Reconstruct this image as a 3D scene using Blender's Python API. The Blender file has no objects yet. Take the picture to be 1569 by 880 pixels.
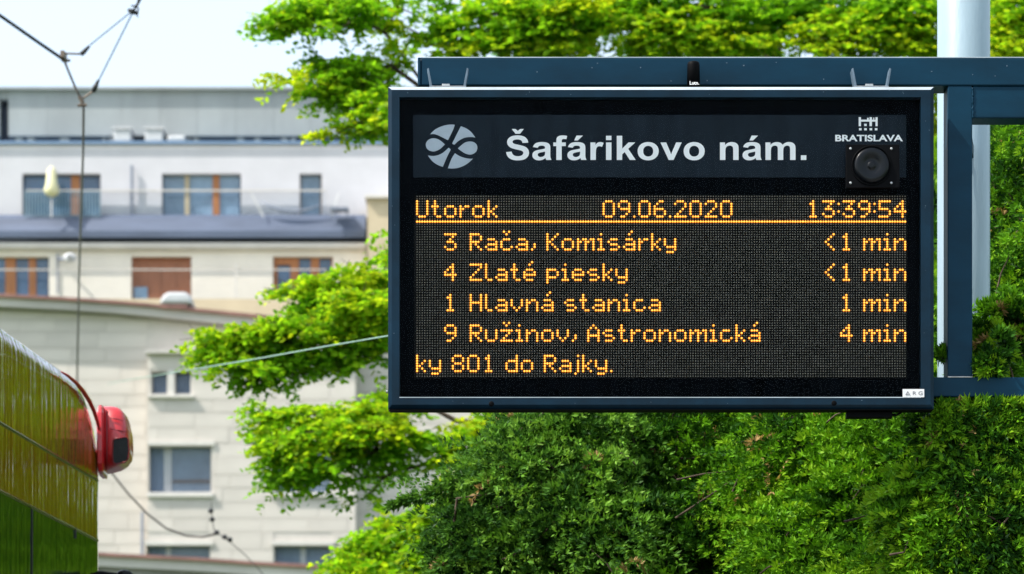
import bpy, math, random
import numpy as np
from mathutils import Vector, Matrix

random.seed(7)
RNG = np.random.default_rng(11)
scene = bpy.context.scene
COL = scene.collection

# ------------------------------------------------------------------ camera
CAM_H = 1.55            # eye height above the ground
F_MM = 100.0
FPX = F_MM / 36.0 * 1569.0
HORIZON = 1400.0        # the level camera looks above the horizon with a shifted lens
cam_d = bpy.data.cameras.new("camera")
cam = bpy.data.objects.new("camera", cam_d)
COL.objects.link(cam)
cam.location = (0, 0, CAM_H)
cam.rotation_euler = (math.radians(90), 0, 0)
cam_d.lens = F_MM
cam_d.sensor_width = 36.0
cam_d.shift_y = (HORIZON - 440.0) / 1569.0
cam_d.clip_start = 0.1
cam_d.clip_end = 5000
cam_d.dof.use_dof = True
cam_d.dof.focus_distance = 6.68
cam_d.dof.aperture_fstop = 7.8
scene.camera = cam

# ------------------------------------------------------------------ light
SUN_EL, SUN_AZ = math.radians(51), math.radians(69)      # sun to the left, a little behind the camera
S = Vector((-math.sin(SUN_AZ) * math.cos(SUN_EL), -math.cos(SUN_AZ) * math.cos(SUN_EL), math.sin(SUN_EL)))
w = bpy.data.worlds.new("World")
scene.world = w
w.use_nodes = True
nt = w.node_tree
bg = nt.nodes["Background"]
sky = nt.nodes.new("ShaderNodeTexSky")
sky.sky_type = 'NISHITA'
sky.sun_disc = False
sky.sun_elevation = SUN_EL
sky.sun_rotation = math.atan2(S.x, S.y)
sky.altitude = 100
sky.air_density = 1.0
sky.dust_density = 2.0
sky.ozone_density = 1.0
veil = nt.nodes.new("ShaderNodeMixRGB")          # thin bright haze all over the sky
veil.blend_type = 'ADD'
veil.inputs[0].default_value = 1.0
veil.inputs[2].default_value = (2.35, 2.40, 2.15, 1)
nt.links.new(sky.outputs[0], veil.inputs[1])
nt.links.new(veil.outputs[0], bg.inputs[0])
bg.inputs[1].default_value = 0.13
sl = bpy.data.lights.new("sun", 'SUN')
sl.energy = 3.9
sl.angle = math.radians(0.5)
sl.color = (1.0, 0.95, 0.87)
sun = bpy.data.objects.new("sun", sl)
COL.objects.link(sun)
sun.rotation_euler = S.to_track_quat('Z', 'Y').to_euler()
sun.location = (-20, -10, 40)

scene.view_settings.view_transform = 'Standard'
scene.view_settings.look = 'None'
scene.view_settings.exposure = 0.8
scene.view_settings.gamma = 1.0
scene.view_settings.use_curve_mapping = False

# ------------------------------------------------------------------ helpers
def P(px, py, d):
    """a point seen at pixel (px, py) of the photograph, d metres in front of the camera"""
    return Vector(((px - 784.5) / FPX * d, d, CAM_H + (HORIZON - py) / FPX * d))

def nodes(name):
    m = bpy.data.materials.new(name)
    m.use_nodes = True
    t = m.node_tree
    return m, t, t.nodes["Principled BSDF"]

def mat(name, col, rough=0.6, metal=0.0, var=0.0, scale=5.0, stretch=(1, 1, 1), bump=0.0, bscale=60.0, coat=0.0,
        rand=0.0, ior=1.5, col2=None, detail=5, spec=None, emit=None, estr=0.0):
    m, t, b = nodes(name)
    b.inputs["Base Color"].default_value = (*col, 1)
    b.inputs["Roughness"].default_value = rough
    b.inputs["Metallic"].default_value = metal
    b.inputs["IOR"].default_value = ior
    if spec is not None:
        b.inputs["Specular IOR Level"].default_value = spec
    if coat:
        b.inputs["Coat Weight"].default_value = coat
        b.inputs["Coat Roughness"].default_value = 0.04
    if emit:
        b.inputs["Emission Color"].default_value = (*emit, 1)
        b.inputs["Emission Strength"].default_value = estr
    tc = t.nodes.new("ShaderNodeTexCoord")
    mp = t.nodes.new("ShaderNodeMapping")
    mp.inputs["Scale"].default_value = stretch
    t.links.new(tc.outputs["Object"], mp.inputs[0])
    if var or col2:
        n = t.nodes.new("ShaderNodeTexNoise")
        n.inputs["Scale"].default_value = scale
        n.inputs["Detail"].default_value = detail
        n.inputs["Roughness"].default_value = 0.65
        t.links.new(mp.outputs[0], n.inputs[0])
        r = t.nodes.new("ShaderNodeValToRGB")
        c2 = col2 or tuple(c * (1 - var) for c in col)
        c1 = col if col2 else tuple(min(1, c * (1 + var)) for c in col)
        r.color_ramp.elements[0].position = 0.34
        r.color_ramp.elements[1].position = 0.68
        r.color_ramp.elements[0].color = (*c2, 1)
        r.color_ramp.elements[1].color = (*c1, 1)
        t.links.new(n.outputs["Fac"], r.inputs[0])
        out = r.outputs[0]
        if rand:
            oi = t.nodes.new("ShaderNodeObjectInfo")
            mr = t.nodes.new("ShaderNodeMapRange")
            mr.inputs[3].default_value = 1 - rand
            mr.inputs[4].default_value = 1 + rand * 0.6
            t.links.new(oi.outputs["Random"], mr.inputs[0])
            mx = t.nodes.new("ShaderNodeVectorMath")
            mx.operation = 'SCALE'
            t.links.new(out, mx.inputs[0])
            t.links.new(mr.outputs[0], mx.inputs[3])
            out = mx.outputs[0]
        t.links.new(out, b.inputs["Base Color"])
    if bump:
        n2 = t.nodes.new("ShaderNodeTexNoise")
        n2.inputs["Scale"].default_value = bscale
        n2.inputs["Detail"].default_value = 4
        t.links.new(mp.outputs[0], n2.inputs[0])
        bp = t.nodes.new("ShaderNodeBump")
        bp.inputs["Strength"].default_value = bump
        bp.inputs["Distance"].default_value = 0.01
        t.links.new(n2.outputs["Fac"], bp.inputs["Height"])
        t.links.new(bp.outputs[0], b.inputs["Normal"])
    return m

def thin_glass(name, tint, ior, rough=0.0, mixdark=0.0):
    """a clear pane: sees through, reflects by its Fresnel angle"""
    m, t, b = nodes(name)
    t.nodes.remove(b)
    out = t.nodes["Material Output"]
    tr = t.nodes.new("ShaderNodeBsdfTransparent")
    tr.inputs[0].default_value = (*tint, 1)
    gl = t.nodes.new("ShaderNodeBsdfGlossy")
    gl.inputs["Roughness"].default_value = rough
    fr = t.nodes.new("ShaderNodeFresnel")
    fr.inputs[0].default_value = ior
    mx = t.nodes.new("ShaderNodeMixShader")
    t.links.new(fr.outputs[0], mx.inputs[0])
    t.links.new(tr.outputs[0], mx.inputs[1])
    t.links.new(gl.outputs[0], mx.inputs[2])
    t.links.new(mx.outputs[0], out.inputs[0])
    return m

def leaf_mat(name, stops, trans=0.45, gloss=0.25):
    m, t, b = nodes(name)
    out = t.nodes["Material Output"]
    at = t.nodes.new("ShaderNodeAttribute")
    at.attribute_name = "tint"
    r = t.nodes.new("ShaderNodeValToRGB")
    cr = r.color_ramp
    while len(cr.elements) < len(stops):
        cr.elements.new(0.5)
    for e, (p, c) in zip(cr.elements, stops):
        e.position = p
        e.color = (*c, 1)
    t.links.new(at.outputs["Fac"], r.inputs[0])
    t.links.new(r.outputs[0], b.inputs["Base Color"])
    b.inputs["Roughness"].default_value = 0.45
    b.inputs["Specular IOR Level"].default_value = gloss
    tl = t.nodes.new("ShaderNodeBsdfTranslucent")
    sc = t.nodes.new("ShaderNodeMixRGB")
    sc.blend_type = 'MULTIPLY'
    sc.inputs[0].default_value = 1
    sc.inputs[2].default_value = (1.0, 1.0, 0.55, 1)
    t.links.new(r.outputs[0], sc.inputs[1])
    t.links.new(sc.outputs[0], tl.inputs[0])
    mx = t.nodes.new("ShaderNodeMixShader")
    mx.inputs[0].default_value = trans
    t.links.new(b.outputs[0], mx.inputs[1])
    t.links.new(tl.outputs[0], mx.inputs[2])
    t.links.new(mx.outputs[0], out.inputs[0])
    return m

ROOT = {}
def tag(o, label=None, cat=None, group=None, kind=None):
    if label: o["label"] = label
    if cat: o["category"] = cat
    if group: o["group"] = group
    if kind: o["kind"] = kind
    return o

def thing(name, loc, label, cat, group=None):
    o = bpy.data.objects.new(name, None)
    o.empty_display_size = 0.2
    o.location = loc
    COL.objects.link(o)
    ROOT[o.name] = Vector(loc)
    return tag(o, label, cat, group)

def base_of(parent):
    if parent is None:
        return Vector((0, 0, 0))
    return ROOT[parent.name]

class MB:
    """collects shapes in world metres and links them as one mesh object"""
    def __init__(self):
        self.v, self.f, self.mi = [], [], []
    def add(self, vs, fs, mi=0):
        k = len(self.v)
        self.v += [tuple(p) for p in vs]
        self.f += [tuple(i + k for i in f) for f in fs]
        self.mi += [mi] * len(fs)
        return self
    def box(self, x0, x1, y0, y1, z0, z1, mi=0):
        x0, x1 = min(x0, x1), max(x0, x1)
        y0, y1 = min(y0, y1), max(y0, y1)
        z0, z1 = min(z0, z1), max(z0, z1)
        vs = [(x0, y0, z0), (x1, y0, z0), (x1, y1, z0), (x0, y1, z0), (x0, y0, z1), (x1, y0, z1), (x1, y1, z1), (x0, y1, z1)]
        return self.add(vs, [(0, 3, 2, 1), (4, 5, 6, 7), (0, 1, 5, 4), (1, 2, 6, 5), (2, 3, 7, 6), (3, 0, 4, 7)], mi)
    def pbox(self, a, b, c, d, y0, y1, mi=0):
        """box whose front face fills photo pixels a..c by b..d at depth y0"""
        p, q = P(a, b, y0), P(c, d, y0)
        return self.box(p.x, q.x, y0, y1, p.z, q.z, mi)
    def tube(self, pts, rad, n=8, caps=True, mi=0):
        pts = [Vector(p) for p in pts]
        if not hasattr(rad, '__len__'):
            rad = [rad] * len(pts)
        rings = []
        up = Vector((0.13, 0.21, 0.97))
        for i, p in enumerate(pts):
            t = (pts[min(i + 1, len(pts) - 1)] - pts[max(i - 1, 0)]).normalized()
            u = t.cross(up)
            if u.length < 0.2:
                u = t.cross(Vector((1, 0, 0)))
            u.normalize()
            v = t.cross(u)
            rings.append([p + (u * math.cos(a) + v * math.sin(a)) * rad[i] for a in [2 * math.pi * k / n for k in range(n)]])
        vs = [q for r in rings for q in r]
        fs = []
        for i in range(len(pts) - 1):
            for k in range(n):
                fs.append((i * n + k, i * n + (k + 1) % n, (i + 1) * n + (k + 1) % n, (i + 1) * n + k))
        if caps:
            fs.append(tuple(range(n - 1, -1, -1)))
            fs.append(tuple((len(pts) - 1) * n + k for k in range(n)))
        return self.add(vs, fs, mi)
    def build(self, name, m, parent=None, smooth=False, bevel=0.0, seg=2, kind=None, label=None):
        me = bpy.data.meshes.new(name)
        o0 = base_of(parent)
        me.from_pydata([(a - o0.x, b - o0.y, c - o0.z) for a, b, c in self.v], [], self.f)
        ms = m if isinstance(m, (list, tuple)) else [m]
        for k in ms:
            me.materials.append(k)
        if len(ms) > 1:
            me.polygons.foreach_set("material_index", self.mi)
        if smooth:
            me.polygons.foreach_set("use_smooth", [True] * len(me.polygons))
        o = bpy.data.objects.new(name, me)
        COL.objects.link(o)
        if parent is not None:
            o.parent = parent
        ROOT[o.name] = o0
        if bevel:
            md = o.modifiers.new("bevel", 'BEVEL')
            md.width = bevel
            md.segments = seg
            md.limit_method = 'ANGLE'
            md.angle_limit = math.radians(40)
        if kind: o["kind"] = kind
        if label: o["label"] = label
        return o

def scatter(name, tv, tf, pos, dirs, scale, tint, m, parent=None, kind='stuff', roll=None, upbias=0.0, label=None):
    """many small copies of a leaf template (numpy) in one mesh; tint is each one's own colour value"""
    N = len(pos)
    tv = np.array(tv, float)
    d = dirs / (np.linalg.norm(dirs, axis=1, keepdims=True) + 1e-9)
    r = RNG.normal(size=(N, 3))
    r[:, 2] += upbias
    s = np.cross(r, d)
    s /= (np.linalg.norm(s, axis=1, keepdims=True) + 1e-9)
    u = np.cross(d, s)
    V = (tv[None, :, 0, None] * d[:, None, :] + tv[None, :, 1, None] * s[:, None, :] + tv[None, :, 2, None] * u[:, None, :])
    V = V * np.asarray(scale)[:, None, None] + pos[:, None, :]
    o0 = np.array(base_of(parent))
    V = V.reshape(-1, 3) - o0
    nv = len(tv)
    F = (np.array(tf)[None, :, :] + (np.arange(N) * nv)[:, None, None]).reshape(-1)
    k = len(tf[0])
    nf = N * len(tf)
    me = bpy.data.meshes.new(name)
    me.vertices.add(len(V))
    me.vertices.foreach_set("co", V.astype(np.float32).ravel())
    me.loops.add(nf * k)
    me.loops.foreach_set("vertex_index", F.astype(np.int32))
    me.polygons.add(nf)
    me.polygons.foreach_set("loop_start", (np.arange(nf) * k).astype(np.int32))
    me.update(calc_edges=True)
    a = me.attributes.new("tint", 'FLOAT', 'POINT')
    a.data.foreach_set("value", np.repeat(np.asarray(tint), nv).astype(np.float32))
    me.materials.append(m)
    o = bpy.data.objects.new(name, me)
    COL.objects.link(o)
    if parent is not None:
        o.parent = parent
    ROOT[o.name] = base_of(parent)
    if kind: o["kind"] = kind
    if label: o["label"] = label
    return o

# ------------------------------------------------------------------ materials
M = {}
M['navy'] = mat('navy_paint', (0.0015, 0.0165, 0.033), 0.45, var=0.3, scale=9, bump=0.03, bscale=500, spec=0.16)
M['beam'] = mat('beam_paint', (0.0015, 0.028, 0.055), 0.5, var=0.25, scale=7, stretch=(0.4, 1, 1), bump=0.03, bscale=300, spec=0.14)
M['black'] = mat('black_mask', (0.0012, 0.0020, 0.0030), 0.6, var=0.5, scale=5, stretch=(9, 1, 0.35), spec=0.0)
M['plastic'] = mat('black_plastic', (0.0018, 0.0022, 0.003), 0.6, var=0.2, scale=20, bump=0.03, bscale=300, spec=0.06)
M['cone'] = mat('speaker_cone', (0.0025, 0.004, 0.006), 0.30, spec=0.22, var=0.25, scale=40)
M['header'] = mat('header_print', (0.0125, 0.0195, 0.028), 0.6, var=0.2, scale=9, stretch=(3, 1, 0.7), spec=0.03)
M['print'] = mat('white_print', (0.94, 0.95, 0.95), 0.6, var=0.03, scale=20)
M['emblem'] = mat('grey_print', (0.42, 0.49, 0.56), 0.6, var=0.05, scale=40)
M['sticker'] = mat('sticker_paper', (0.72, 0.72, 0.72), 0.6, var=0.05, scale=50)
M['ink'] = mat('grey_ink', (0.2, 0.2, 0.22), 0.6, var=0.05)
M['board'] = mat('led_board', (0.006, 0.0065, 0.006), 0.7, spec=0.05, var=0.3, scale=30)
M['led_off'] = mat('unlit_led', (0.33, 0.31, 0.255), 0.5, var=0.3, spec=0.15, scale=40)
M['led_on'] = mat('lit_led', (0.5, 0.2, 0.02), 0.4, emit=(1.0, 0.46, 0.06), estr=1.4, var=0.01)
_t = M['led_on'].node_tree; _b = _t.nodes['Principled BSDF']      # dots age unevenly
_c = _t.nodes.new('ShaderNodeTexCoord'); _n = _t.nodes.new('ShaderNodeTexNoise'); _n.inputs['Scale'].default_value = 150
_m = _t.nodes.new('ShaderNodeMapRange'); _m.inputs[1].default_value = .3; _m.inputs[2].default_value = .7; _m.inputs[3].default_value = .85; _m.inputs[4].default_value = 1.75
_t.links.new(_c.outputs['Object'], _n.inputs[0]); _t.links.new(_n.outputs['Fac'], _m.inputs[0]); _t.links.new(_m.outputs[0], _b.inputs['Emission Strength'])
M['led_rim'] = mat('lit_led_rim', (0.3, 0.08, 0.01), 0.4, emit=(1.0, 0.24, 0.012), estr=0.55, var=0.01)
M['edge_highlight'] = mat('painted_edge_highlight', (0.42, 0.48, 0.52), 0.38, metal=0.25, var=0.35, scale=3, stretch=(1, 1, 1))  # pale metal that paints highlights onto frame and beam edges
M['flange'] = mat('flange_paint', (0.10, 0.15, 0.20), 0.4, var=0.2, scale=40)
M['glass'] = thin_glass('display_glass', (0.97, 0.98, 0.98), 1.07)
M['steel'] = mat('galvanised_steel', (0.45, 0.47, 0.48), 0.4, metal=0.6, var=0.2, scale=30, bump=0.1, bscale=200)
M['pole'] = mat('pole_paint', (0.27, 0.37, 0.43), 0.45, var=0.08, scale=5, stretch=(3, 3, 0.6), bump=0.08, bscale=60, coat=0.2)

# tram paint: glossy, softly dented so that the trees it mirrors run into vertical streaks
def tram_mat(name, col, rough, wob, ior=1.5, coat=1.0):
    m, t, b = nodes(name)
    b.inputs["Base Color"].default_value = (*col, 1)
    b.inputs["Roughness"].default_value = rough
    b.inputs["IOR"].default_value = ior
    b.inputs["Coat Weight"].default_value = coat
    b.inputs["Coat Roughness"].default_value = 0.02
    b.inputs["Coat IOR"].default_value = 1.85 if col[0] > .05 else 1.5
    tc = t.nodes.new("ShaderNodeTexCoord")
    mp = t.nodes.new("ShaderNodeMapping")
    mp.inputs["Scale"].default_value = (5, 11, 0.9)
    t.links.new(tc.outputs["Object"], mp.inputs[0])
    n = t.nodes.new("ShaderNodeTexNoise")
    n.inputs["Scale"].default_value = 3.0
    n.inputs["Detail"].default_value = 3
    t.links.new(mp.outputs[0], n.inputs[0])
    bp = t.nodes.new("ShaderNodeBump")
    bp.inputs["Strength"].default_value = wob
    bp.inputs["Distance"].default_value = 0.02
    t.links.new(n.outputs["Fac"], bp.inputs["Height"])
    t.links.new(bp.outputs[0], b.inputs["Normal"])
    t.links.new(bp.outputs[0], b.inputs["Coat Normal"])
    return m
M['tram_red'] = tram_mat('tram_red_lacquer', (0.26, 0.088, 0.004), 0.15, 0.17)
M['tram_glass'] = tram_mat('tram_dark_glass', (0.004, 0.016, 0.003), 0.1, 0.15)
M['tram_base'] = mat('tram_underbody', (0.01, 0.01, 0.01), 0.5, var=0.3)
M['tram_trim'] = mat('tram_trim', (0.20, 0.15, 0.07), 0.25, metal=0.8, var=0.2, scale=10)
M['mirror_red'] = mat('mirror_red_plastic', (0.50, 0.010, 0.016), 0.40, var=0.12, scale=20, coat=0.6, bump=0.05, bscale=150)
M['groove'] = mat('groove_red', (0.20, 0.004, 0.008), 0.4, var=0.1)
M['lens'] = mat('dark_lens', (0.004, 0.005, 0.005), 0.2, var=0.3, scale=12, spec=0.15)

M['wire_black'] = mat('wire_black', (0.012, 0.013, 0.015), 0.5, var=0.2)
M['wire_grey'] = mat('wire_grey', (0.10, 0.085, 0.075), 0.5, var=0.25, scale=12)
M['wire_blue'] = mat('wire_steel', (0.09, 0.14, 0.19), 0.4, metal=0.3, var=0.2)
M['clamp'] = mat('clamp_bronze', (0.16, 0.12, 0.09), 0.5, metal=0.3, var=0.3, scale=40)
M['cable_green'] = mat('pale_cable', (0.20, 0.33, 0.25), 0.5, var=0.1)

# buildings
M['render_white'] = mat('white_render', (0.56, 0.555, 0.59), 0.9, var=0.06, scale=0.5, bump=0.15, bscale=9)
M['render_cream'] = mat('cream_render', (0.80, 0.74, 0.65), 0.9, var=0.07, scale=0.6, bump=0.15, bscale=9)
M['cornice'] = mat('cornice_plaster', (0.62, 0.59, 0.55), 0.85, var=0.08, scale=1.2)
M['tan'] = mat('tan_render', (0.50, 0.42, 0.29), 0.9, var=0.10, scale=0.8, bump=0.1, bscale=8)
M['panel_grey'] = mat('grey_cladding', (0.31, 0.335, 0.345), 0.65, var=0.10, scale=0.7, stretch=(1, 1, 0.35), rand=0.07, bump=0.05, bscale=6)
M['slate_gutter'] = mat('blue_grey_sheet', (0.085, 0.11, 0.17), 0.45, var=0.18, scale=0.9, stretch=(0.4, 1, 2))
M['dark_opening'] = mat('dark_opening', (0.010, 0.022, 0.055), 0.35, var=0.3)
M['blue_trim'] = mat('blue_trim', (0.16, 0.25, 0.38), 0.5, var=0.1)
M['wood'] = mat('orange_wood', (0.42, 0.16, 0.05), 0.5, var=0.2, scale=2, stretch=(4, 4, 0.5))
M['shutter'] = mat('rust_shutter', (0.34, 0.135, 0.07), 0.6, var=0.12, scale=3, stretch=(4, 1, 0.5))
M['pane'] = mat('window_glass', (0.045, 0.10, 0.19), 0.08, var=0.45, scale=0.8, spec=0.9)
M['pane_light'] = mat('window_glass_pale', (0.17, 0.26, 0.36), 0.12, var=0.3, scale=0.7, spec=0.9)
M['curtain'] = mat('blue_curtain', (0.22, 0.31, 0.44), 0.6, var=0.2, scale=3, stretch=(5, 1, 0.3))
M['frame_white'] = mat('window_frame_white', (0.62, 0.62, 0.62), 0.6, var=0.06)
M['bar'] = mat('window_bar', (0.20, 0.23, 0.30), 0.5, var=0.1)
M['bar_dark'] = mat('railing_bar_teal', (0.16, 0.26, 0.32), 0.5, var=0.1)
M['rail_glass'] = thin_glass('rail_glass', (0.96, 0.97, 0.98), 1.10, 0.2)
M['stone'] = mat('pale_stone', (0.58, 0.535, 0.485), 0.88, var=0.08, scale=0.9, stretch=(0.6, 1, 1.4), rand=0.07, bump=0.2, bscale=7)
M['stone_back'] = mat('stone_mortar', (0.56, 0.52, 0.475), 0.95, var=0.08, scale=1.2, bump=0.1, bscale=6)
M['stone_cap'] = mat('weathered_parapet', (0.64, 0.60, 0.56), 0.9, var=0.2, scale=0.8, stretch=(0.5, 1, 1), col2=(0.48, 0.45, 0.42))
M['coping'] = mat('red_brown_coping', (0.26, 0.13, 0.11), 0.7, var=0.25, scale=1.5)
M['dark_stone'] = mat('lower_stone', (0.22, 0.21, 0.19), 0.9, var=0.2, scale=0.9, bump=0.3, bscale=5)  # dark stone of the parapet lip and the boundary wall face
M['parasol'] = mat('parasol_cloth', (0.72, 0.68, 0.42), 0.8, var=0.1, scale=4)
M['dome'] = mat('white_plastic', (0.52, 0.53, 0.55), 0.45, var=0.05)
M['grey_thing'] = mat('roof_vent_grey', (0.5, 0.5, 0.52), 0.6, var=0.1)

M['bark'] = mat('bark', (0.075, 0.05, 0.034), 0.9, var=0.4, scale=18, stretch=(2, 2, 0.5), bump=0.6, bscale=60)
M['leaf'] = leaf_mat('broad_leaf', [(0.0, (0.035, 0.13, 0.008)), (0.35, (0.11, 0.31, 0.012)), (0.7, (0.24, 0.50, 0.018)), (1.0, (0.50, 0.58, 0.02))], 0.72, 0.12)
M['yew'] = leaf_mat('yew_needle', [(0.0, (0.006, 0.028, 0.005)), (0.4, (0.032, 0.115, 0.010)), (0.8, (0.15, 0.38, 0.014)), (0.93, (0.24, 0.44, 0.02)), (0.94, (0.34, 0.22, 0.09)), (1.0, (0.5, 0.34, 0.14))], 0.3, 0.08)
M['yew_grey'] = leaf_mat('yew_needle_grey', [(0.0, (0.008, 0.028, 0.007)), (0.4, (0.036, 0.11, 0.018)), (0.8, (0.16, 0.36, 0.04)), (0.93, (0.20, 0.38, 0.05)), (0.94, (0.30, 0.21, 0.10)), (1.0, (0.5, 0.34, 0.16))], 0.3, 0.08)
M['asphalt'] = mat('asphalt', (0.05, 0.05, 0.052), 0.9, var=0.2, scale=3, bump=0.4, bscale=80)
M['paving'] = mat('paving', (0.28, 0.27, 0.25), 0.9, var=0.15, scale=2, bump=0.2, bscale=30)
M['kerb'] = mat('kerb_stone', (0.35, 0.34, 0.32), 0.85, var=0.15, scale=4)
M['lawn'] = mat('lawn', (0.05, 0.10, 0.02), 0.95, var=0.4, scale=1.5, bump=0.5, bscale=60)
M['rail_steel'] = mat('rail_steel', (0.3, 0.28, 0.26), 0.3, metal=0.9, var=0.2)

# ------------------------------------------------------------------ ground
g = MB(); g.box(-900, 900, -900, 1800, -0.6, 0.0); tag(g.build('ground', M['lawn']), kind='structure')
g = MB(); g.box(-9, 0.2, -60, 70, -0.2, 0.010); tag(g.build('road', M['asphalt']), kind='structure')
g = MB(); g.box(0.35, 6.0, -60, 7.0, -0.2, 0.13); tag(g.build('pavement', M['paving']), kind='structure')
g = MB(); g.box(0.2, 0.345, -60, 7.0, -0.2, 0.134); tag(g.build('kerb', M['kerb'], bevel=0.015), kind='structure')

# ------------------------------------------------------------------ buildings
def wall_holes(mb, a, b, c, d, y, depth, holes, mi=0):
    """a wall face filling pixels a..c x b..d at depth y with recessed openings (pixel rectangles)"""
    xs = sorted({a, c} | {h[0] for h in holes} | {h[2] for h in holes})
    ys = sorted({b, d} | {h[1] for h in holes} | {h[3] for h in holes})
    xs = [x for x in xs if a <= x <= c]
    ys = [v for v in ys if b <= v <= d]
    for i in range(len(xs) - 1):
        for j in range(len(ys) - 1):
            mx, my = (xs[i] + xs[i + 1]) / 2, (ys[j] + ys[j + 1]) / 2
            if any(h[0] < mx < h[2] and h[1] < my < h[3] for h in holes):
                continue
            q = [P(xs[i], ys[j + 1], y), P(xs[i + 1], ys[j + 1], y), P(xs[i + 1], ys[j], y), P(xs[i], ys[j], y)]
            mb.add(q, [(0, 1, 2, 3)], mi)
    dy = Vector((0, depth, 0))
    for h in holes:
        q = [P(h[0], h[3], y), P(h[2], h[3], y), P(h[2], h[1], y), P(h[0], h[1], y)]
        v = q + [p + dy for p in q]
        mb.add(v, [(0, 4, 5, 1), (1, 5, 6, 2), (2, 6, 7, 3), (3, 7, 4, 0)], mi)

def window(parent, rect, y, fm, mull=(), panes=None, glass='pane', bars=None, barm='bar', fw=2.0, sill=None, cross=()):
    """recessed window: frame (part) > pane, mullion, sill (sub-parts)"""
    a, b, c, d = rect
    f = MB()
    f.pbox(a, b, a + fw, d, y - 0.09, y + 0.05)
    f.pbox(c - fw, b, c, d, y - 0.09, y + 0.05)
    f.pbox(a + fw, b, c - fw, b + fw, y - 0.088, y + 0.05)
    f.pbox(a + fw, d - fw, c - fw, d, y - 0.088, y + 0.05)
    fo = f.build('window', fm, parent)
    edges = [a + fw]
    for m0, m1, mm in mull:
        k = MB(); k.pbox(m0, b + fw, m1, d - fw, y - 0.10, y + 0.04)
        k.build('mullion', mm, fo)
        edges += [m0, m1]
    edges.append(c - fw)
    for i in range(0, len(edges) - 1, 2):
        gm = glass[i // 2] if isinstance(glass, (list, tuple)) else glass
        k = MB(); k.pbox(edges[i], b + fw, edges[i + 1], d - fw, y, y + 0.03)
        k.build('pane', M[gm], fo)
    if cross:
        k = MB()
        for c0, c1, x0, x1 in cross:
            k.pbox(x0, c0, x1, c1, y - 0.06, y - 0.012)
        k.build('crossbar', M['wood'] if cross and fm is not M['frame_white'] else M['clamp'], fo)
    if bars:
        k = MB()
        x0, x1, st, wd, yy0, yy1, dy = bars
        x = x0
        while x < x1:
            k.pbox(x, yy0, x + wd, yy1, y - dy, y - dy + 0.02)
            x += st
        k.build('window_bars', M[barm], fo, kind='stuff')
    if sill:
        k = MB(); k.pbox(a - 3, d, c + 3, d + sill, y - 0.55, y + 0.02)
        k.build('sill', M['cornice'], fo, bevel=0.02)
    return fo

# --- upper apartment building, 110 m away
YA = 110.0
A = thing('apartment_building', (P(300, 400, YA).x, YA, 0), 'white apartment building with grey clad top storey and blue grey gutter, highest in the distance', 'building')
holesA = [(34, 266, 154, 333), (248, 266, 369, 333), (459, 266, 493, 333)]
mb = MB()
wall_holes(mb, -70, 219, 1150, 334, YA, 0.5, holesA)
mb.build('white_wall', M['render_white'], A)
holesB = [(-60, 393, 75, 460), (201, 393, 293, 460), (418, 393, 510, 460)]
mb = MB()
wall_holes(mb, -70, 383, 561, 480, YA - 0.35, 0.4, holesB)
mb.pbox(-70, 480, 561, 1459, YA - 0.35, YA + 2)
mb.build('cream_wall', M['render_cream'], A)
mb = MB(); mb.pbox(-69, 136, 1149, 1400, YA + 2.2, YA + 14); mb.build('building_core', M['stone_back'], A)
mb = MB(); mb.pbox(-70, 384, 1150, 385, YA + 0.5, YA + 2.1); mb.pbox(-70, 216, 1150, 219, YA - 0.05, YA + 2.1)
mb.build('floor_slab', M['blue_trim'], A)
# cladding panels of the top storey
x = 13
while x < 1150:
    wd = 58
    mb = MB(); mb.pbox(x, 137, x + wd - 0.35, 208, YA + 0.9, YA + 1.4)
    mb.build('cladding_panel', M['panel_grey'], A)
    x += wd
mb = MB(); mb.pbox(-70, 133, 1150, 137, YA + 0.7, YA + 2.3); mb.build('roof_edge', M['panel_grey'], A)
mb = MB(); mb.pbox(-70, 137, -1, 208, YA + 0.9, YA + 1.4); mb.build('cladding_panel', M['panel_grey'], A)
mb = MB(); mb.pbox(-1, 153, 12, 208, YA + 1.5, YA + 1.6); mb.build('dark_window', M['dark_opening'], A)
mb = MB(); mb.pbox(-1, 137, 13, 152, YA + 0.95, YA + 1.4); mb.build('cladding_panel', M['panel_grey'], A)
mb = MB()
mb.pbox(-70, 208, 1150, 216, YA + 1.55, YA + 2.0)
mb.build('slot_window', M['dark_opening'], A)
mb = MB()
for a, b in ((24, 34), (42, 52), (92, 105), (157, 161), (166, 172), (288, 291), (296, 304), (363, 373), (390, 399), (431, 440), (446, 452), (553, 562), (600, 640), (720, 730), (840, 850), (960, 970)):
    mb.pbox(a, 208, b, 216, YA + 1.2, YA + 1.54)
mb.build('slot_pier', M['cornice'], A, kind='stuff')
mb = MB(); mb.pbox(-70, 218.5, 1150, 220.5, YA - 0.14, YA - 0.06); mb.build('drip_edge', M['blue_trim'], A)
# windows upper row
window(A, holesA[0], YA + 0.35, M['dark_opening'], mull=[(109, 122, M['wood'])], glass=['pane', 'pane'], fw=2.2,
       bars=(37, 152, 4.6, 1.7, 292, 333, 0.9), barm='bar_dark')
window(A, holesA[1], YA + 0.35, M['dark_opening'], mull=[(283, 290, M['tan']), (326, 336, M['wood'])], glass=['pane_light', 'pane_light', 'pane_light'], fw=2.0)
window(A, holesA[2], YA + 0.35, M['clamp'], glass=['pane_light'], fw=2.6)
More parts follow.
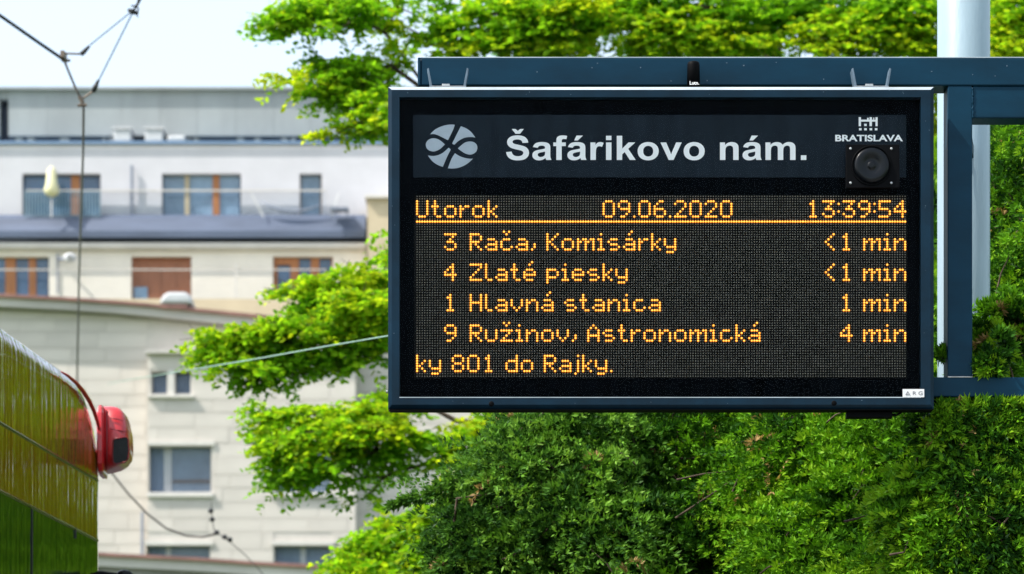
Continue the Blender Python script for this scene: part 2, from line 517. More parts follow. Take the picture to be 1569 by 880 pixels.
# lower row
window(A, (-60, 393, 75, 460), YA, M['dark_opening'], mull=[(8, 24, M['wood']), (44, 55, M['wood'])], glass='pane', fw=1.6)
fo = MB(); fo.pbox(201, 393, 293, 396, YA - 0.12, YA + 0.1); so = fo.build('shutter_box', M['groove'], A)
for i in range(4):
    k = MB(); k.pbox(201 + i * 23, 396, 201 + i * 23 + 22.5, 460, YA - 0.05, YA + 0.05); k.build('shutter_leaf', M['shutter'], A)
k = MB(); k.pbox(205, 440, 226, 460, YA - 0.14, YA - 0.06); k.build('low_pane', M['pane_light'], A)
window(A, (418, 393, 510, 460), YA, M['wood'], mull=[(424, 457, M['wood']), (476, 489, M['wood'])][1:], glass=['pane', 'pane'], fw=2.5)
k = MB(); k.pbox(421, 396, 425, 458, YA - 0.14, YA - 0.06); k.pbox(445, 396, 458, 458, YA - 0.14, YA - 0.06); k.pbox(425, 396, 445, 406, YA - 0.137, YA - 0.06); k.build('door_frame', M['wood'], A)
# gutter and cornice
mb = MB()
pr = [(333, -0.36), (339, -0.50), (358, -0.72), (361, -0.76), (371, -0.76)]
vs = []
for xx in (-70, 561.5):
    for py, dy in pr + [(371, 0.2)]:
        p = P(xx, py, YA); vs.append((p.x, YA + dy, p.z))
n = len(pr) + 1
mb.add(vs, [(i, n + i, n + i + 1, i + 1) for i in range(n - 1)] + [tuple(range(n)), tuple(range(2 * n - 1, n - 1, -1))])
mb.build('gutter_roof', M['slate_gutter'], A)
mb = MB(); mb.pbox(-70, 371.5, 561, 380, YA - 0.62, YA - 0.1); mb.pbox(-70, 380, 561, 384, YA - 0.5, YA - 0.1); mb.build('cornice', M['cornice'], A, bevel=0.03)
# pier at the right, in front of the white wall
mb = MB(); mb.pbox(563, 303, 1150, 1459, YA - 1.6, YA - 0.02); mb.build('tan_pier', M['tan'], A)
mb = MB(); mb.pbox(559, 298, 1150, 303, YA - 1.8, YA - 0.02); mb.build('pier_cap', M['cornice'], A)
# railings
mb = MB(); mb.pbox(40, 291, 500, 293, YA - 0.22, YA - 0.16); mb.pbox(-70, 412.5, 500, 414, YA - 1.0, YA - 0.94); mb.build('handrail', M['cornice'], A)
for a, b in ((40, 130), (131, 221), (222, 312), (313, 403), (404, 499)):
    mb = MB(); mb.pbox(a, 293.5, b, 333, YA - 0.20, YA - 0.18); mb.build('glass_railing', M['rail_glass'], A)
for a, b in ((-70, 75), (76, 200), (201, 293), (294, 360), (361, 499)):
    mb = MB(); mb.pbox(a, 414.5, b, 458, YA - 0.98, YA - 0.96); mb.build('glass_railing', M['rail_glass'], A)
mb = MB(); mb.tube([P(202, 254, YA - 0.15), P(202, 330, YA - 0.15)], 0.055, 8); mb.build('downpipe', M['bar'], A)
mb = MB(); mb.pbox(360, 405, 363, 462, YA - 1.1, YA - 1.0); mb.build('railing_post', M['cornice'], A)

for (a, b, c, d, lab) in ((174, 195, 200, 214, 'grey capped pale vent box at the left of a pair on the far roof terrace'), (222, 195, 249, 214, 'grey capped pale vent box with a low white box at its right, far roof terrace')):
    t = thing('roof_vent', P((a + c) / 2, d, YA + 0.3), lab, 'vent', 'vent boxes on the roof terrace')
    k = MB(); k.pbox(a, b + 3, c, 217, YA + 0.06, YA + 0.85); k.build('vent_body', M['dome'], t, bevel=0.04)
    k = MB(); k.pbox(a - 2, b, c + 2, b + 3.2, YA + 0.0, YA + 0.89); k.build('vent_cap', M['grey_thing'], t, bevel=0.03)
k = MB(); k.pbox(256, 207, 284, 217, YA + 0.06, YA + 0.85); tag(k.build('roof_box', M['dome'], bevel=0.08), 'low white box lying right of the two vent boxes on the far roof', 'roof box')

# parasol
t = thing('folded_parasol', P(79, 333, YA - 0.9), 'folded pale yellow parasol on the balcony by the left window', 'parasol')
prof = [(256, 3), (262, 7), (280, 8.5), (290, 11.5), (297, 10.5), (301, 5)]
mb = MB(); mb.tube([P(79, y, YA - 0.9) for y, r in prof], [r * YA / FPX for y, r in prof], 12); mb.build('canopy', M['parasol'], t, smooth=True)
mb = MB(); mb.tube([P(79, 252, YA - 0.9), P(79, 333, YA - 0.9)], 0.03, 8); mb.build('pole', M['frame_white'], t)
# hammock
t = thing('hammock', P(430, 333, YA - 0.7), 'slack hammock slung on the balcony left of the narrow window', 'hammock')
pts = [P(400, 309, YA - .7), P(415, 317, YA - .7), P(432, 323, YA - .7), P(450, 325, YA - .7), P(470, 322, YA - .7), P(492, 313, YA - .7)]
mb = MB(); mb.tube(pts, [0.02, 0.05, 0.07, 0.07, 0.05, 0.02], 8); mb.build('cloth', M['bar'], t, smooth=True)
mb = MB(); mb.tube([P(385, 296, YA - .7), P(404, 333, YA - .7)], 0.03, 6); mb.tube([P(519, 296, YA - .7), P(508, 333, YA - .7)], 0.03, 6); mb.build('stand', M['frame_white'], t)
t = thing('balcony_table', P(520, 333, YA - 0.8), 'small dark table on the balcony right of the narrow window', 'table')
k = MB(); k.pbox(506, 317, 534, 321, YA - 1.1, YA - 0.6); k.build('table_top', M['bar'], t)
for a in (507, 531):
    k = MB(); k.pbox(a, 321, a + 2, 333, YA - 1.0, YA - 0.9); k.build('leg', M['bar'], t)
# satellite dish and skylight
t = thing('satellite_dish', P(106, 405, YA - 0.6), 'round white satellite dish on the cream wall below the gutter', 'satellite dish')
vs = [P(107, 394, YA - 1.2)]; fs = []
n = 16
for rr, dd in ((5, -1.18), (10, -0.98)):
    for k in range(n):
        a = 2 * math.pi * k / n
        vs.append(P(107 + rr * math.cos(a), 395 + rr * 0.75 * math.sin(a), YA + dd - 0.2))
for k in range(n):
    fs.append((0, 1 + k, 1 + (k + 1) % n)); fs.append((1 + k, 1 + n + k, 1 + n + (k + 1) % n, 1 + (k + 1) % n))
mb = MB(); mb.add(vs, fs); mb.build('dish', M['dome'], t, smooth=True)
mb = MB(); mb.tube([P(90, 397, YA - 0.4), P(104, 397, YA - 1.0)], 0.05, 6); mb.tube([P(88, 388, YA - 0.4), P(88, 450, YA - .4)], 0.03, 6); mb.build('bracket', M['bar'], t)

# --- stone building, 92 m away
YB = 92.0
B = thing('stone_building', (P(380, 600, YB).x, YB, 0), 'pale stone faced building with barred windows and a sloping parapet', 'building')
rake = [(-60, 446), (0, 450), (118, 456), (200, 462), (300, 472), (400, 482), (470, 491), (560, 503), (700, 522), (900, 548)]
def rk(x):
    for (a, b), (c, d) in zip(rake, rake[1:]):
        if a <= x <= c:
            return b + (d - b) * (x - a) / (c - a)
    return rake[-1][1]
winB = [(232, 569, 256, 604), (268, 569, 292, 604), (228, 683, 324, 755), (224, 836, 322, 915), (420, 836, 508, 915), (418, 683, 508, 755)]
# base wall left of the bay, bay, and wall right of the bay
mb = MB()
def rake_strip(mb, x0, x1, off0, off1, y, dep):
    xs = [x for x in np.arange(x0, x1, 40)] + [x1]
    vs = []
    for xx in xs:
        for yy, o in ((y, off0), (y, off1), (y + dep, off1), (y + dep, off0)):
            q = P(xx, rk(xx) + o, y); vs.append((q.x, yy, q.z))
    fs = []
    for i in range(len(xs) - 1):
        b0 = i * 4
        for k in range(4):
            fs.append((b0 + k, b0 + (k + 1) % 4, b0 + 4 + (k + 1) % 4, b0 + 4 + k))
    fs += [(3, 2, 1, 0), tuple(len(vs) - 4 + k for k in range(4))]
    mb.add(vs, fs)
rake_strip(mb, -60, 900, 20, 1050, YB, 10)
mb.build('wall_core', M['stone_back'], B)
mb = MB(); wall_holes(mb, 226, 540, 545, 1410, YB - 0.9, 0.45, winB)
qa, qb = P(226, 540, YB - .9), P(545, 1410, YB - .9)
mb.add([(qa.x, YB - .9, qb.z), (qa.x, YB, qb.z), (qa.x, YB, qa.z), (qa.x, YB - .9, qa.z)], [(0, 3, 2, 1)])
mb.add([(qb.x, YB - .9, qb.z), (qb.x, YB, qb.z), (qb.x, YB, qa.z), (qb.x, YB - .9, qa.z)], [(0, 1, 2, 3)])
mb.add([(qa.x, YB - .9, qa.z), (qb.x, YB - .9, qa.z), (qb.x, YB, qa.z), (qa.x, YB, qa.z)], [(0, 1, 2, 3)])
mb.build('bay_wall', M['stone_back'], B)
mb = MB(); rake_strip(mb, -60, 900, 0, 4.5, YB - 0.62, 1.0); mb.build('red_coping', M['coping'], B)
mb = MB(); rake_strip(mb, -60, 900, 4.6, 19, YB - 0.45, 0.8); mb.build('parapet', M['stone_cap'], B)
mb = MB(); rake_strip(mb, -60, 900, 19.2, 22, YB - 0.25, 0.5); mb.build('parapet_lip', M['dark_stone'], B)
mb = MB(); mb.pbox(222, 536, 549, 541, YB - 1.15, YB - 0.02); mb.build('bay_ledge', M['stone_cap'], B)
# ashlar blocks: one shared bevelled block, scaled
me = bpy.data.meshes.new('stone_block')
b2 = MB(); c = 0.06
vs = []
for z in (-.5, .5):
    for (sx, sz) in ((-.5, 0), (.5, 0)):
        pass
c = .025
fr = [(-.5 + c * .4, -.5 + c), (.5 - c * .4, -.5 + c), (.5 - c * .4, .5 - c), (-.5 + c * .4, .5 - c)]
bk = [(-.5, -.5), (.5, -.5), (.5, .5), (-.5, .5)]
vs = [(a, -0.5, b) for a, b in fr] + [(a, -0.1, b) for a, b in bk] + [(a, 0.5, b) for a, b in bk]
me.from_pydata(vs, [], [(0, 1, 2, 3), (0, 4, 5, 1), (1, 5, 6, 2), (2, 6, 7, 3), (3, 7, 4, 0), (4, 8, 9, 5), (5, 9, 10, 6), (6, 10, 11, 7), (7, 11, 8, 4)])
me.materials.append(M['stone'])
blocks = []
rest = MB()
def lay(x0, x1, ytop, ybot, yy, rows_h, seed):
    rr = random.Random(seed)
    z = ytop; r = 0
    while z < ybot:
        h = rows_h[r % len(rows_h)]
        x = x0 - rr.uniform(0, 40)
        while x < x1:
            wdt = rr.uniform(48, 84)
            a, b_ = max(x, x0), min(x + wdt, x1)
            segs = [(a, b_)]
            z0, z1 = z, z + h
            for (ha, hb, hc, hd) in winB:
                if hd > z0 + 3 and hb < z1 - 3 and yy < YB - 0.5:
                    ns = []
                    for s0, s1 in segs:
                        if hc + 1 <= s0 or ha - 1 >= s1: ns.append((s0, s1))
                        else:
                            if ha - 1 - s0 > 2: ns.append((s0, ha - 1))
                            if s1 - hc - 1 > 2: ns.append((hc + 1, s1))
                    segs = ns
            for s0, s1 in segs:
                if s1 - s0 < 3: continue
                if yy > YB - 0.5:
                    tp = max(rk(s0), rk(s1)) + 22.5
                    if z1 < tp + 4: continue
                    zt = max(z0, tp)
                else: zt = z0
                blocks.append((s0 + .12, zt + .12, s1 - .12, z1 - .12, yy, rr.uniform(-.02, .02)))
            x += wdt
        z += h; r += 1
lay(-60, 225.5, 468, 880, YB, [22, 19, 25, 21, 28], 3)
lay(226, 545, 541, 880, YB - .9, [24, 21, 27, 20, 23], 5)
lay(545.5, 900, 510, 880, YB, [22, 26, 20, 24], 9)
def vis(b):
    cx = (b[0] + b[2]) / 2
    if b[2] < 0 or b[3] > 905: return -1
    if cx > 610 and cx < 1000 and b[1] < 600: return -1
    return (b[2] - b[0]) * (b[3] - b[1])
blocks.sort(key=vis, reverse=True)
for i, (a, t0, c_, t1, yy, dj) in enumerate(blocks):
    p, q = P(a, t0, yy), P(c_, t1, yy)
    if i < 295 and vis((a, t0, c_, t1, yy, dj)) > 0:
        o = bpy.data.objects.new('stone_block', me)
        COL.objects.link(o)
        o.parent = B
        o.location = Vector(((p.x + q.x) / 2, yy + dj * .2, (p.z + q.z) / 2)) - ROOT[B.name]
        o.scale = (q.x - p.x, 0.034, p.z - q.z)
    else:
        rest.box(p.x, q.x, yy - 0.017 + dj * .2, yy + 0.03, q.z, p.z)
if rest.v:
    rest.build('stone_block', M['stone'], B, kind='stuff')
yw = YB - 0.9 + 0.42
window(B, winB[0], yw, M['frame_white'], glass='pane', fw=1.0, bars=(234, 255, 4.2, 1.2, 570, 603, .1))
window(B, winB[1], yw, M['frame_white'], glass='pane', fw=1.0, bars=(270, 291, 4.2, 1.2, 570, 603, .1))
k = MB(); k.pbox(257, 566, 267, 606, YB - 0.96, YB - 0.5); k.build('window_pier', M['cornice'], B)
k = MB(); k.pbox(226.5, 605, 297, 609, YB - 1.05, YB - 0.5); k.build('window_ledge', M['cornice'], B)
window(B, winB[2], yw, M['frame_white'], mull=[(251, 263, M['frame_white'])], glass=['curtain', 'pane_light'], fw=1.2, sill=7,
       bars=(231, 322, 3.9, 1.0, 684, 754, .12), cross=((735, 740, 264, 322),))
window(B, winB[5], yw, M['frame_white'], mull=[(458, 466, M['frame_white'])], glass=['pane_light', 'pane_light'], fw=1.2, sill=7,
       bars=(420, 507, 3.9, 1.0, 684, 754, .12))
window(B, winB[3], yw, M['frame_white'], mull=[(254, 262, M['frame_white'])], glass=['curtain', 'pane_light'], fw=1.2, bars=(226, 321, 3.9, 1.0, 837, 914, .12))
window(B, winB[4], yw, M['frame_white'], mull=[(460, 468, M['frame_white'])], glass=['curtain', 'curtain'], fw=1.2, bars=(422, 507, 3.9, 1.0, 837, 914, .12))
for (a, b, c_, d) in ((226.5, 676, 329, 682.5), (222, 829, 327, 835.5), (415, 829, 513, 835.5), (414, 676, 513, 682.5)):
    k = MB(); k.pbox(a, b, c_, d, YB - 0.98, YB - 0.5); k.build('lintel', M['cornice'], B)
k = MB(); k.tube([P(218, 785, YB - .3), P(218, 850, YB - .3)], 0.05, 8); k.build('downpipe', M['bar'], B)
k = MB()
sx = [(243, 465), (250, 451), (258, 447), (284, 447), (291, 452), (296, 465)]
f0 = [P(x, y, YB - .7) for x, y in sx]; f1 = [p + Vector((0, 1.2, 0)) for p in f0]
n = len(sx)
k.add(f0 + f1, [tuple(range(n - 1, -1, -1)), tuple(range(n, 2 * n))] + [(i, (i + 1) % n, n + (i + 1) % n, n + i) for i in range(n)])
t = thing('roof_light', P(270, 470, YB), 'small white domed roof light standing above the sloping parapet', 'skylight')
k.build('dome', M['dome'], t, bevel=0.1)
k = MB(); k.pbox(248, 465, 286, 472, YB - .65, YB + .5); k.build('base', M['coping'], t)
# plain cream wall between the two buildings
mb = MB(); mb.pbox(-70, 458, 561, 1440, YB + 12, YB + 13); mb.build('terrace_wall', M['tan'], A)

# --- boundary wall with red coping, 78 m away
YC = 78.0
C = thing('boundary_wall', (P(350, 870, YC).x, YC, 0), 'low pale wall with red brown coping below the stone building', 'wall')
rake = [(100, 842), (157, 847), (300, 854), (400, 861), (500, 866), (700, 877), (900, 890)]
mb = MB(); rake_strip(mb, 100, 900, 0, 5, YC - .3, 0.9); mb.build('coping', M['coping'], C)
mb = MB(); rake_strip(mb, 100, 900, 5.1, 21, YC - .15, 0.7); mb.build('band', M['stone_cap'], C)
mb = MB(); rake_strip(mb, 100, 900, 21.1, 545, YC, 0.4); mb.build('wall_face', M['dark_stone'], C)

# ------------------------------------------------------------------ overhead wires
W = thing('overhead_line_fitting', P(130, 100, 16), 'bridled tram wire fitting with clamps and insulators against the pale sky', 'wire fitting')
w16 = 16 / FPX
mb = MB(); mb.tube([P(-120, -60, 15.2), P(0, 24, 15.6), P(60, 66, 15.9), P(98, 92, 16)], 2.6 * w16, 8); mb.build('span_wire', M['wire_black'], W, smooth=True)
mb = MB(); mb.tube([P(98, 92, 16), P(106, 112, 16), P(117, 138, 16), P(126, 156, 16)], 2.0 * w16, 8); mb.build('link_wire', M['wire_grey'], W, smooth=True)
mb = MB(); mb.tube([P(126, 154, 16), P(128, 166, 16), P(127.5, 230, 17), P(124, 330, 19), P(121, 430, 22), P(118.5, 560, 26), P(117, 720, 31), P(116, 950, 38)],
                   [1.9 * w16] * 3 + [2.1 * w16, 2.2 * w16, 2.5 * w16, 2.5 * w16, 2.5 * w16], 8); mb.build('contact_wire', M['wire_grey'], W, smooth=True)
mb = MB(); mb.tube([P(137, 70, 16), P(205, 15, 16)], 1.0 * w16, 6); mb.build('bridle_wire', M['wire_blue'], W)
mb = MB(); mb.tube([P(151, 124, 16), P(204, 18, 16)], 1.2 * w16, 6); mb.build('bridle_wire', M['wire_blue'], W)
mb = MB(); mb.tube([P(205, 16, 16), P(211, 6, 16), P(216, -6, 16), P(240, -60, 15.6)], [1.6 * w16, 2.2 * w16, 3.4 * w16, 1.8 * w16], 8); mb.build('hanger_wire', M['wire_black'], W, smooth=True)
for pts in ([(124, 84), (128, 80), (137, 71)], [(143, 141), (146, 133), (151, 123)]):
    mb = MB(); mb.tube([P(x, y, 15.98) for x, y in pts], [3.4 * w16, 3.9 * w16, 2.0 * w16], 10); mb.build('insulator', M['wire_black'], W, smooth=True)
def blob(mb, x, y, rx, ry, d, n=10):
    pts = [P(x - rx, y, d), P(x - rx * .6, y, d), P(x, y, d), P(x + rx * .6, y, d), P(x + rx, y, d)]
    mb.tube(pts, [ry * .3 * d / FPX, ry * .85 * d / FPX, ry * d / FPX, ry * .85 * d / FPX, ry * .3 * d / FPX], n)
mb = MB(); mb.pbox(92, 77, 99, 88, 15.95, 16.05); mb.tube([P(95, 88, 16), P(101, 95, 16)], 3.6 * w16, 8)
mb.tube([P(94, 93, 16), P(108, 93, 16)], 2.2 * w16, 8); mb.build('clamp', M['clamp'], W, bevel=0.004)
mb = MB(); mb.tube([P(99, 82, 16), P(123, 83, 16)], 1.6 * w16, 8); mb.build('yoke', M['clamp'], W)
mb = MB(); mb.tube([P(122, 148, 16), P(127, 158, 16)], 3.4 * w16, 8); mb.tube([P(119, 162, 15.97), P(133, 161, 15.97)], 2.4 * w16, 8); mb.build('clamp', M['clamp'], W)
mb = MB(); mb.tube([P(127, 151, 16), P(142, 141, 16)], 1.5 * w16, 8); mb.build('yoke', M['clamp'], W)
mb = MB(); mb.tube([P(196, 15, 16), P(202, 18, 16), P(212, 21, 16)], [2 * w16, 4.5 * w16, 2 * w16], 6); mb.tube([P(201, 9, 16), P(208, 9.5, 16), P(212, 13, 16), P(211, 19, 16)], 1.3 * w16, 6)
mb.tube([P(206, 18, 16), P(212, 27, 16)], 0.9 * w16, 6); mb.build('wire_knot', M['wire_black'], W)

D = 24.0; wd = D / FPX
t = thing('sagging_feeder_cable', P(280, 822, D), 'sagging brown feeder cable hanging in front of the stone wall', 'cable')
mb = MB(); mb.tube([P(130, 668, D), P(165, 717, D), P(195, 755, D), P(225, 787, D), P(255, 810, D), P(285, 821, D), P(310, 823, D), P(333, 818, D)], 1.7 * wd, 8); mb.build('cable', M['wire_grey'], t, smooth=True)
mb = MB(); mb.tube([P(324, 770, D), P(325, 798, D), P(328, 812, D), P(336, 819, D), P(352, 830, D), P(375, 850, D), P(398, 874, D), P(440, 930, D)], 0.8 * wd, 6); mb.build('stay_wire', M['wire_grey'], t)
for x, y in ((323, 783), (325, 796), (332, 816), (344, 823), (352, 827)):
    mb = MB(); blob(mb, x, y, 4.2, 4.0, D); mb.build('insulator', M['wire_black'], t, smooth=True)

mb = MB(); mb.tube([P(760, 488, 8.6), P(600, 514, 10.2), P(500, 531, 11.2), P(400, 549, 12.6), P(310, 564, 14.5), P(230, 577, 24), P(165, 588, 45)],
                   [.0022, .0028, .0032, .0034, .0034, .004, .005], 8)
tag(mb.build('pale_green_cable', M['cable_green'], smooth=True), 'thin pale green cable running from behind the display across the branches', 'cable')

# ------------------------------------------------------------------ support frame and pole
SD = 6.67                   # distance of the display's front
k0 = SD / FPX
BD = 6.73                   # front of the beams
F = thing('support_frame', (P(1470, 1400, BD).x, BD, CAM_H), 'dark blue welded box steel frame carrying the departure display', 'frame')
def fbeam(name, a, b, c_, d, y0, y1, bev=0.003, m='beam'):
    mb = MB(); mb.pbox(a, b, c_, d, y0, y1)
    return mb.build(name, M[m], F, bevel=bev, seg=3)
fbeam('top_beam', 645, 89, 1640, 131, BD, BD + 0.07)
fbeam('beam_highlight_strip', 644, 87.4, 1640, 88.9, BD + 0.001, BD + 0.012, 0.0004, 'edge_highlight')  # thin pale strip drawn as the highlight along the beam's top
fbeam('end_cap', 640, 88, 644.6, 131, BD - 0.002, BD + 0.072, 0.002)
fbeam('upright', 1452, 131.6, 1490, 577.6, BD + 0.002, BD + 0.068)
fbeam('lower_beam', 1425, 578, 1640, 608, BD + 0.0005, BD + 0.07)
fbeam('stub_beam', 1490.5, 132.2, 1640, 181, BD + 0.004, BD + 0.066)
fbeam('upright', 1600, 181.5, 1640, 577.6, BD + 0.002, BD + 0.068)
mb = MB()
pts = [P(1490.5, 135 + i * 2.2, BD + 0.003) + Vector((random.uniform(-.0012, .0012), 0, 0)) for i in range(22)]
mb.tube(pts, [random.uniform(.0015, .0034) for _ in pts], 6); mb.build('weld_seam', M['beam'], F, smooth=True)
mb = MB(); mb.tube([P(1452, 577.8, BD) , P(1490, 577.8, BD)], 0.0016, 6); mb.build('weld_seam', M['steel'], F)
PD = 7.27
px, pr_ = P(1476.5, 0, PD).x, 40 * PD / FPX
ux = P(1471, 0, BD + .035).x                            # centre of the upright
for z in (P(0, 150, BD).z, P(0, 470, BD).z):            # short struts run from the upright's centre to the pole's centre
    mb = MB(); h_ = .016; ya, yb_ = BD + .0685, PD - pr_ + .006
    q4 = [(-h_, -h_), (h_, -h_), (h_, h_), (-h_, h_)]
    mb.add([(ux + a, ya, z + b) for a, b in q4] + [(px + a, yb_, z + b) for a, b in q4], [(0, 1, 2, 3), (7, 6, 5, 4)] + [(k, 4 + k, 4 + (k + 1) % 4, (k + 1) % 4) for k in range(4)])
    mb.build('strut', M['beam'], F)
Q = thing('steel_pole', (px, PD, 0), 'thick round pale grey steel pole standing behind the display frame', 'pole')
mb = MB(); mb.tube([(px, PD, 0), (px, PD, 3), (px, PD, 6.4)], pr_, 48); po = mb.build('shaft', M['pole'], Q, smooth=True)
mb = MB(); mb.tube([(px, PD, 0.0), (px, PD, 0.16)], pr_ * 1.35, 32); mb.build('base_collar', M['steel'], Q)

# ------------------------------------------------------------------ departure display
T = thing('departure_display', (P(1012, 0, SD).x, SD, P(0, 627, SD).z), 'navy framed electronic departure board with amber dot matrix text', 'display board')
X = lambda px_: (px_ - 784.5) * k0
Z = lambda py_: CAM_H + (HORIZON - py_) * k0
oL, oR, oT, oB = X(594.5), X(1431.5), Z(132), Z(626)
iL, iR, iT, iB = X(612), X(1411), Z(149), Z(609)
ch = 0.0088
def bar4(side):
    # profile: inner back, inner front, outer front (before the chamfer), outer side front, outer side back, inner back2
    def ring(oo, y):   # oo: inset from the outer rectangle towards the inner one, 0..1 in metres per side
        return oo, y
    prof = [('in', 0, 0.018), ('in', 0, 0.0), ('out', ch, 0.0), ('out', 0, ch), ('out', 0, 0.045), ('in', 0, 0.045)]
    def corner(kind, off, cx, cz):
        xo, zo = (oL if cx < 0 else oR), (oT if cz > 0 else oB)
        xi, zi = (iL if cx < 0 else iR), (iT if cz > 0 else iB)
        if kind == 'in': return xi, zi
        return xo - cx * off, zo - cz * off
    ends = {'top': ((-1, 1), (1, 1)), 'bottom': ((1, -1), (-1, -1)), 'left': ((-1, -1), (-1, 1)), 'right': ((1, 1), (1, -1))}[side]
    vs = []
    for e in ends:
        for kd, off, y in prof:
            x, z = corner(kd, off, *e)
            vs.append((x, SD + y, z))
    n = len(prof)
    return vs, [(i, (i + 1) % n, n + (i + 1) % n, n + i) for i in range(n)] + [tuple(range(n)), tuple(range(2 * n - 1, n - 1, -1))]
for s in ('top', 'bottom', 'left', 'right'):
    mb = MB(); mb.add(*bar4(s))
    if s == 'top': mb.mi[2] = 1               # pale top chamfer: its highlight is painted in
    me_ = mb.build('frame_bar', [M['navy'], M['edge_highlight']], T)
mb = MB(); mb.box(iL, iR, SD - .0005, SD + .002, Z(609.8), Z(608.6)); mb.build('lip_highlight_strip', M['edge_highlight'], T)  # bright strip painted in as light caught on the lower inner lip
mb = MB(); mb.box(X(612) - .004, X(1411) + .004, SD + .046, SD + .12, Z(598), Z(150)); mb.build('housing', M['navy'], T, bevel=.004)
mb = MB(); mb.box(X(610), X(1413), SD + .0455, SD + .0459, Z(611), Z(147)); mb.build('back_plate', M['plastic'], T)
mb = MB(); mb.box(X(597), X(1430), SD + .004, SD + .040, Z(628), Z(626.3)); mb.build('drip_strip', M['plastic'], T)
mb = MB(); mb.box(iL, iR, SD + .0245, SD + .028, iB, iT); mb.build('mask_panel', M['black'], T)
mb = MB(); mb.box(iL + .0005, iR - .0005, SD + .004, SD + .0065, iB + .0005, iT - .0005); mb.build('glass_pane', M['glass'], T)
mb = MB(); mb.box(X(632.5), X(1390.5), SD + .0235, SD + .0243, Z(268), Z(172)); hd = mb.build('header_strip', M['header'], T)
mb = MB(); mb.box(X(634), X(1392), SD + .0225, SD + .0243, Z(577), Z(295)); bd = mb.build('led_panel', M['board'], T)
yb = SD + .0225

# dot matrix font, 7 rows (-1 accent, 7 descender)
G = {
 'U': ['#...#'] * 6 + ['.###.'], 't': ['.#..', '.#..', '###.', '.#..', '.#..', '.#..', '..##'],
 'o': ['', '', '.###.', '#...#', '#...#', '#...#', '.###.'], 'r': ['', '', '#.##', '##..', '#...', '#...', '#...'],
 'k': ['#...', '#...', '#..#', '#.#.', '##..', '#.#.', '#..#'],
 '0': ['.###.'] + ['#...#'] * 5 + ['.###.'], '9': ['.###.', '#...#', '#...#', '.####', '....#', '...#.', '.##..'],
 '6': ['..##.', '.#...', '#....', '####.', '#...#', '#...#', '.###.'], '.': ['.'] * 6 + ['#'],
 '2': ['.###.', '#...#', '....#', '...#.', '..#..', '.#...', '#####'], '1': ['..#..', '.##..', '..#..', '..#..', '..#..', '..#..', '.###.'],
 '3': ['#####', '...#.', '..#..', '.###.', '....#', '#...#', '.###.'], ':': ['.', '#', '.', '.', '#', '.', '.'],
 '5': ['#####', '#....', '#....', '####.', '....#', '....#', '####.'], '4': ['...#.', '..##.', '.#.#.', '#..#.', '#####', '...#.', '...#.'],
 '8': ['.###.', '#...#', '#...#', '.###.', '#...#', '#...#', '.###.'],
 'R': ['####.', '#...#', '#...#', '####.', '#.#..', '#..#.', '#...#'], 'a': ['', '', '.###.', '....#', '.####', '#...#', '.####'],
 'c': ['', '', '.###.', '#....', '#....', '#...#', '.###.'], ',': ['..', '', '', '', '.#', '.#', '#.'],
 'K': ['#...#', '#..#.', '#.#..', '##...', '#.#..', '#..#.', '#...#'],
 'm': ['', '', '#.##.##', '##.##.#', '#..#..#', '#..#..#', '#..#..#'], 'i': ['.#.', '', '##.', '.#.', '.#.', '.#.', '###'],
 's': ['', '', '.###.', '#....', '.###.', '....#', '.###.'],
 'y': ['', '', '#...#', '#...#', '#...#', '.####', '....#', '.###.'],
 '<': ['...#', '..#.', '.#..', '#...', '.#..', '..#.', '...#'], 'n': ['', '', '#.##.', '##..#', '#...#', '#...#', '#...#'],
 'Z': ['#####', '....#', '...#.', '..#..', '.#...', '#....', '#####'], 'l': ['#..'] * 6 + ['.##'],
 'e': ['', '', '.###.', '#...#', '#####', '#....', '.###.'], 'p': ['', '', '####.', '#...#', '#...#', '####.', '#....', '#....'],
 'H': ['#...#'] * 3 + ['#####'] + ['#...#'] * 3, 'v': ['', '', '#...#', '#...#', '#...#', '.#.#.', '..#..'],
 'u': ['', '', '#...#', '#...#', '#...#', '#...#', '.###.'], 'z': ['', '', '#####', '...#.', '..#..', '.#...', '#####'],
 'A': ['..#..', '.#.#.', '#...#', '#...#', '#####', '#...#', '#...#'],
 'd': ['....#', '....#', '.####', '#...#', '#...#', '#...#', '.####'], 'j': ['.#', '', '.#', '.#', '.#', '.#', '.#', '#.'],
}
ACC = {'á': ('a', 'ac'), 'é': ('e', 'ac'), 'č': ('c', 'ca'), 'ž': ('z', 'ca')}
TEXT = [(2, 0, 'Utorok'), (2, 73, '09.06.2020'), (2, 153, '13:39:54'),
        (15, 11, '3'), (15, 21, 'Rača,'), (15, 51, 'Komisárky'), (15, 160, '<'), (15, 166, '1'), (15, 175, 'min'),
        (27, 11, '4'), (27, 21, 'Zlaté'), (27, 51, 'piesky'), (27, 160, '<'), (27, 166, '1'), (27, 175, 'min'),
        (39, 11, '1'), (39, 21, 'Hlavná'), (39, 58, 'stanica'), (39, 166, '1'), (39, 175, 'min'),
        (51, 11, '9'), (51, 21, 'Ružinov,'), (51, 67, 'Astronomická'), (51, 166, '4'), (51, 175, 'min'),
        (63, 0, 'ky'), (63, 14, '801'), (63, 35, 'do'), (63, 50, 'Rajky.')]
LX = lambda c_: X(638.6 + c_ * 3.9275)
LZ = lambda r_: Z(297.5 + r_ * 3.894)
lit = set()
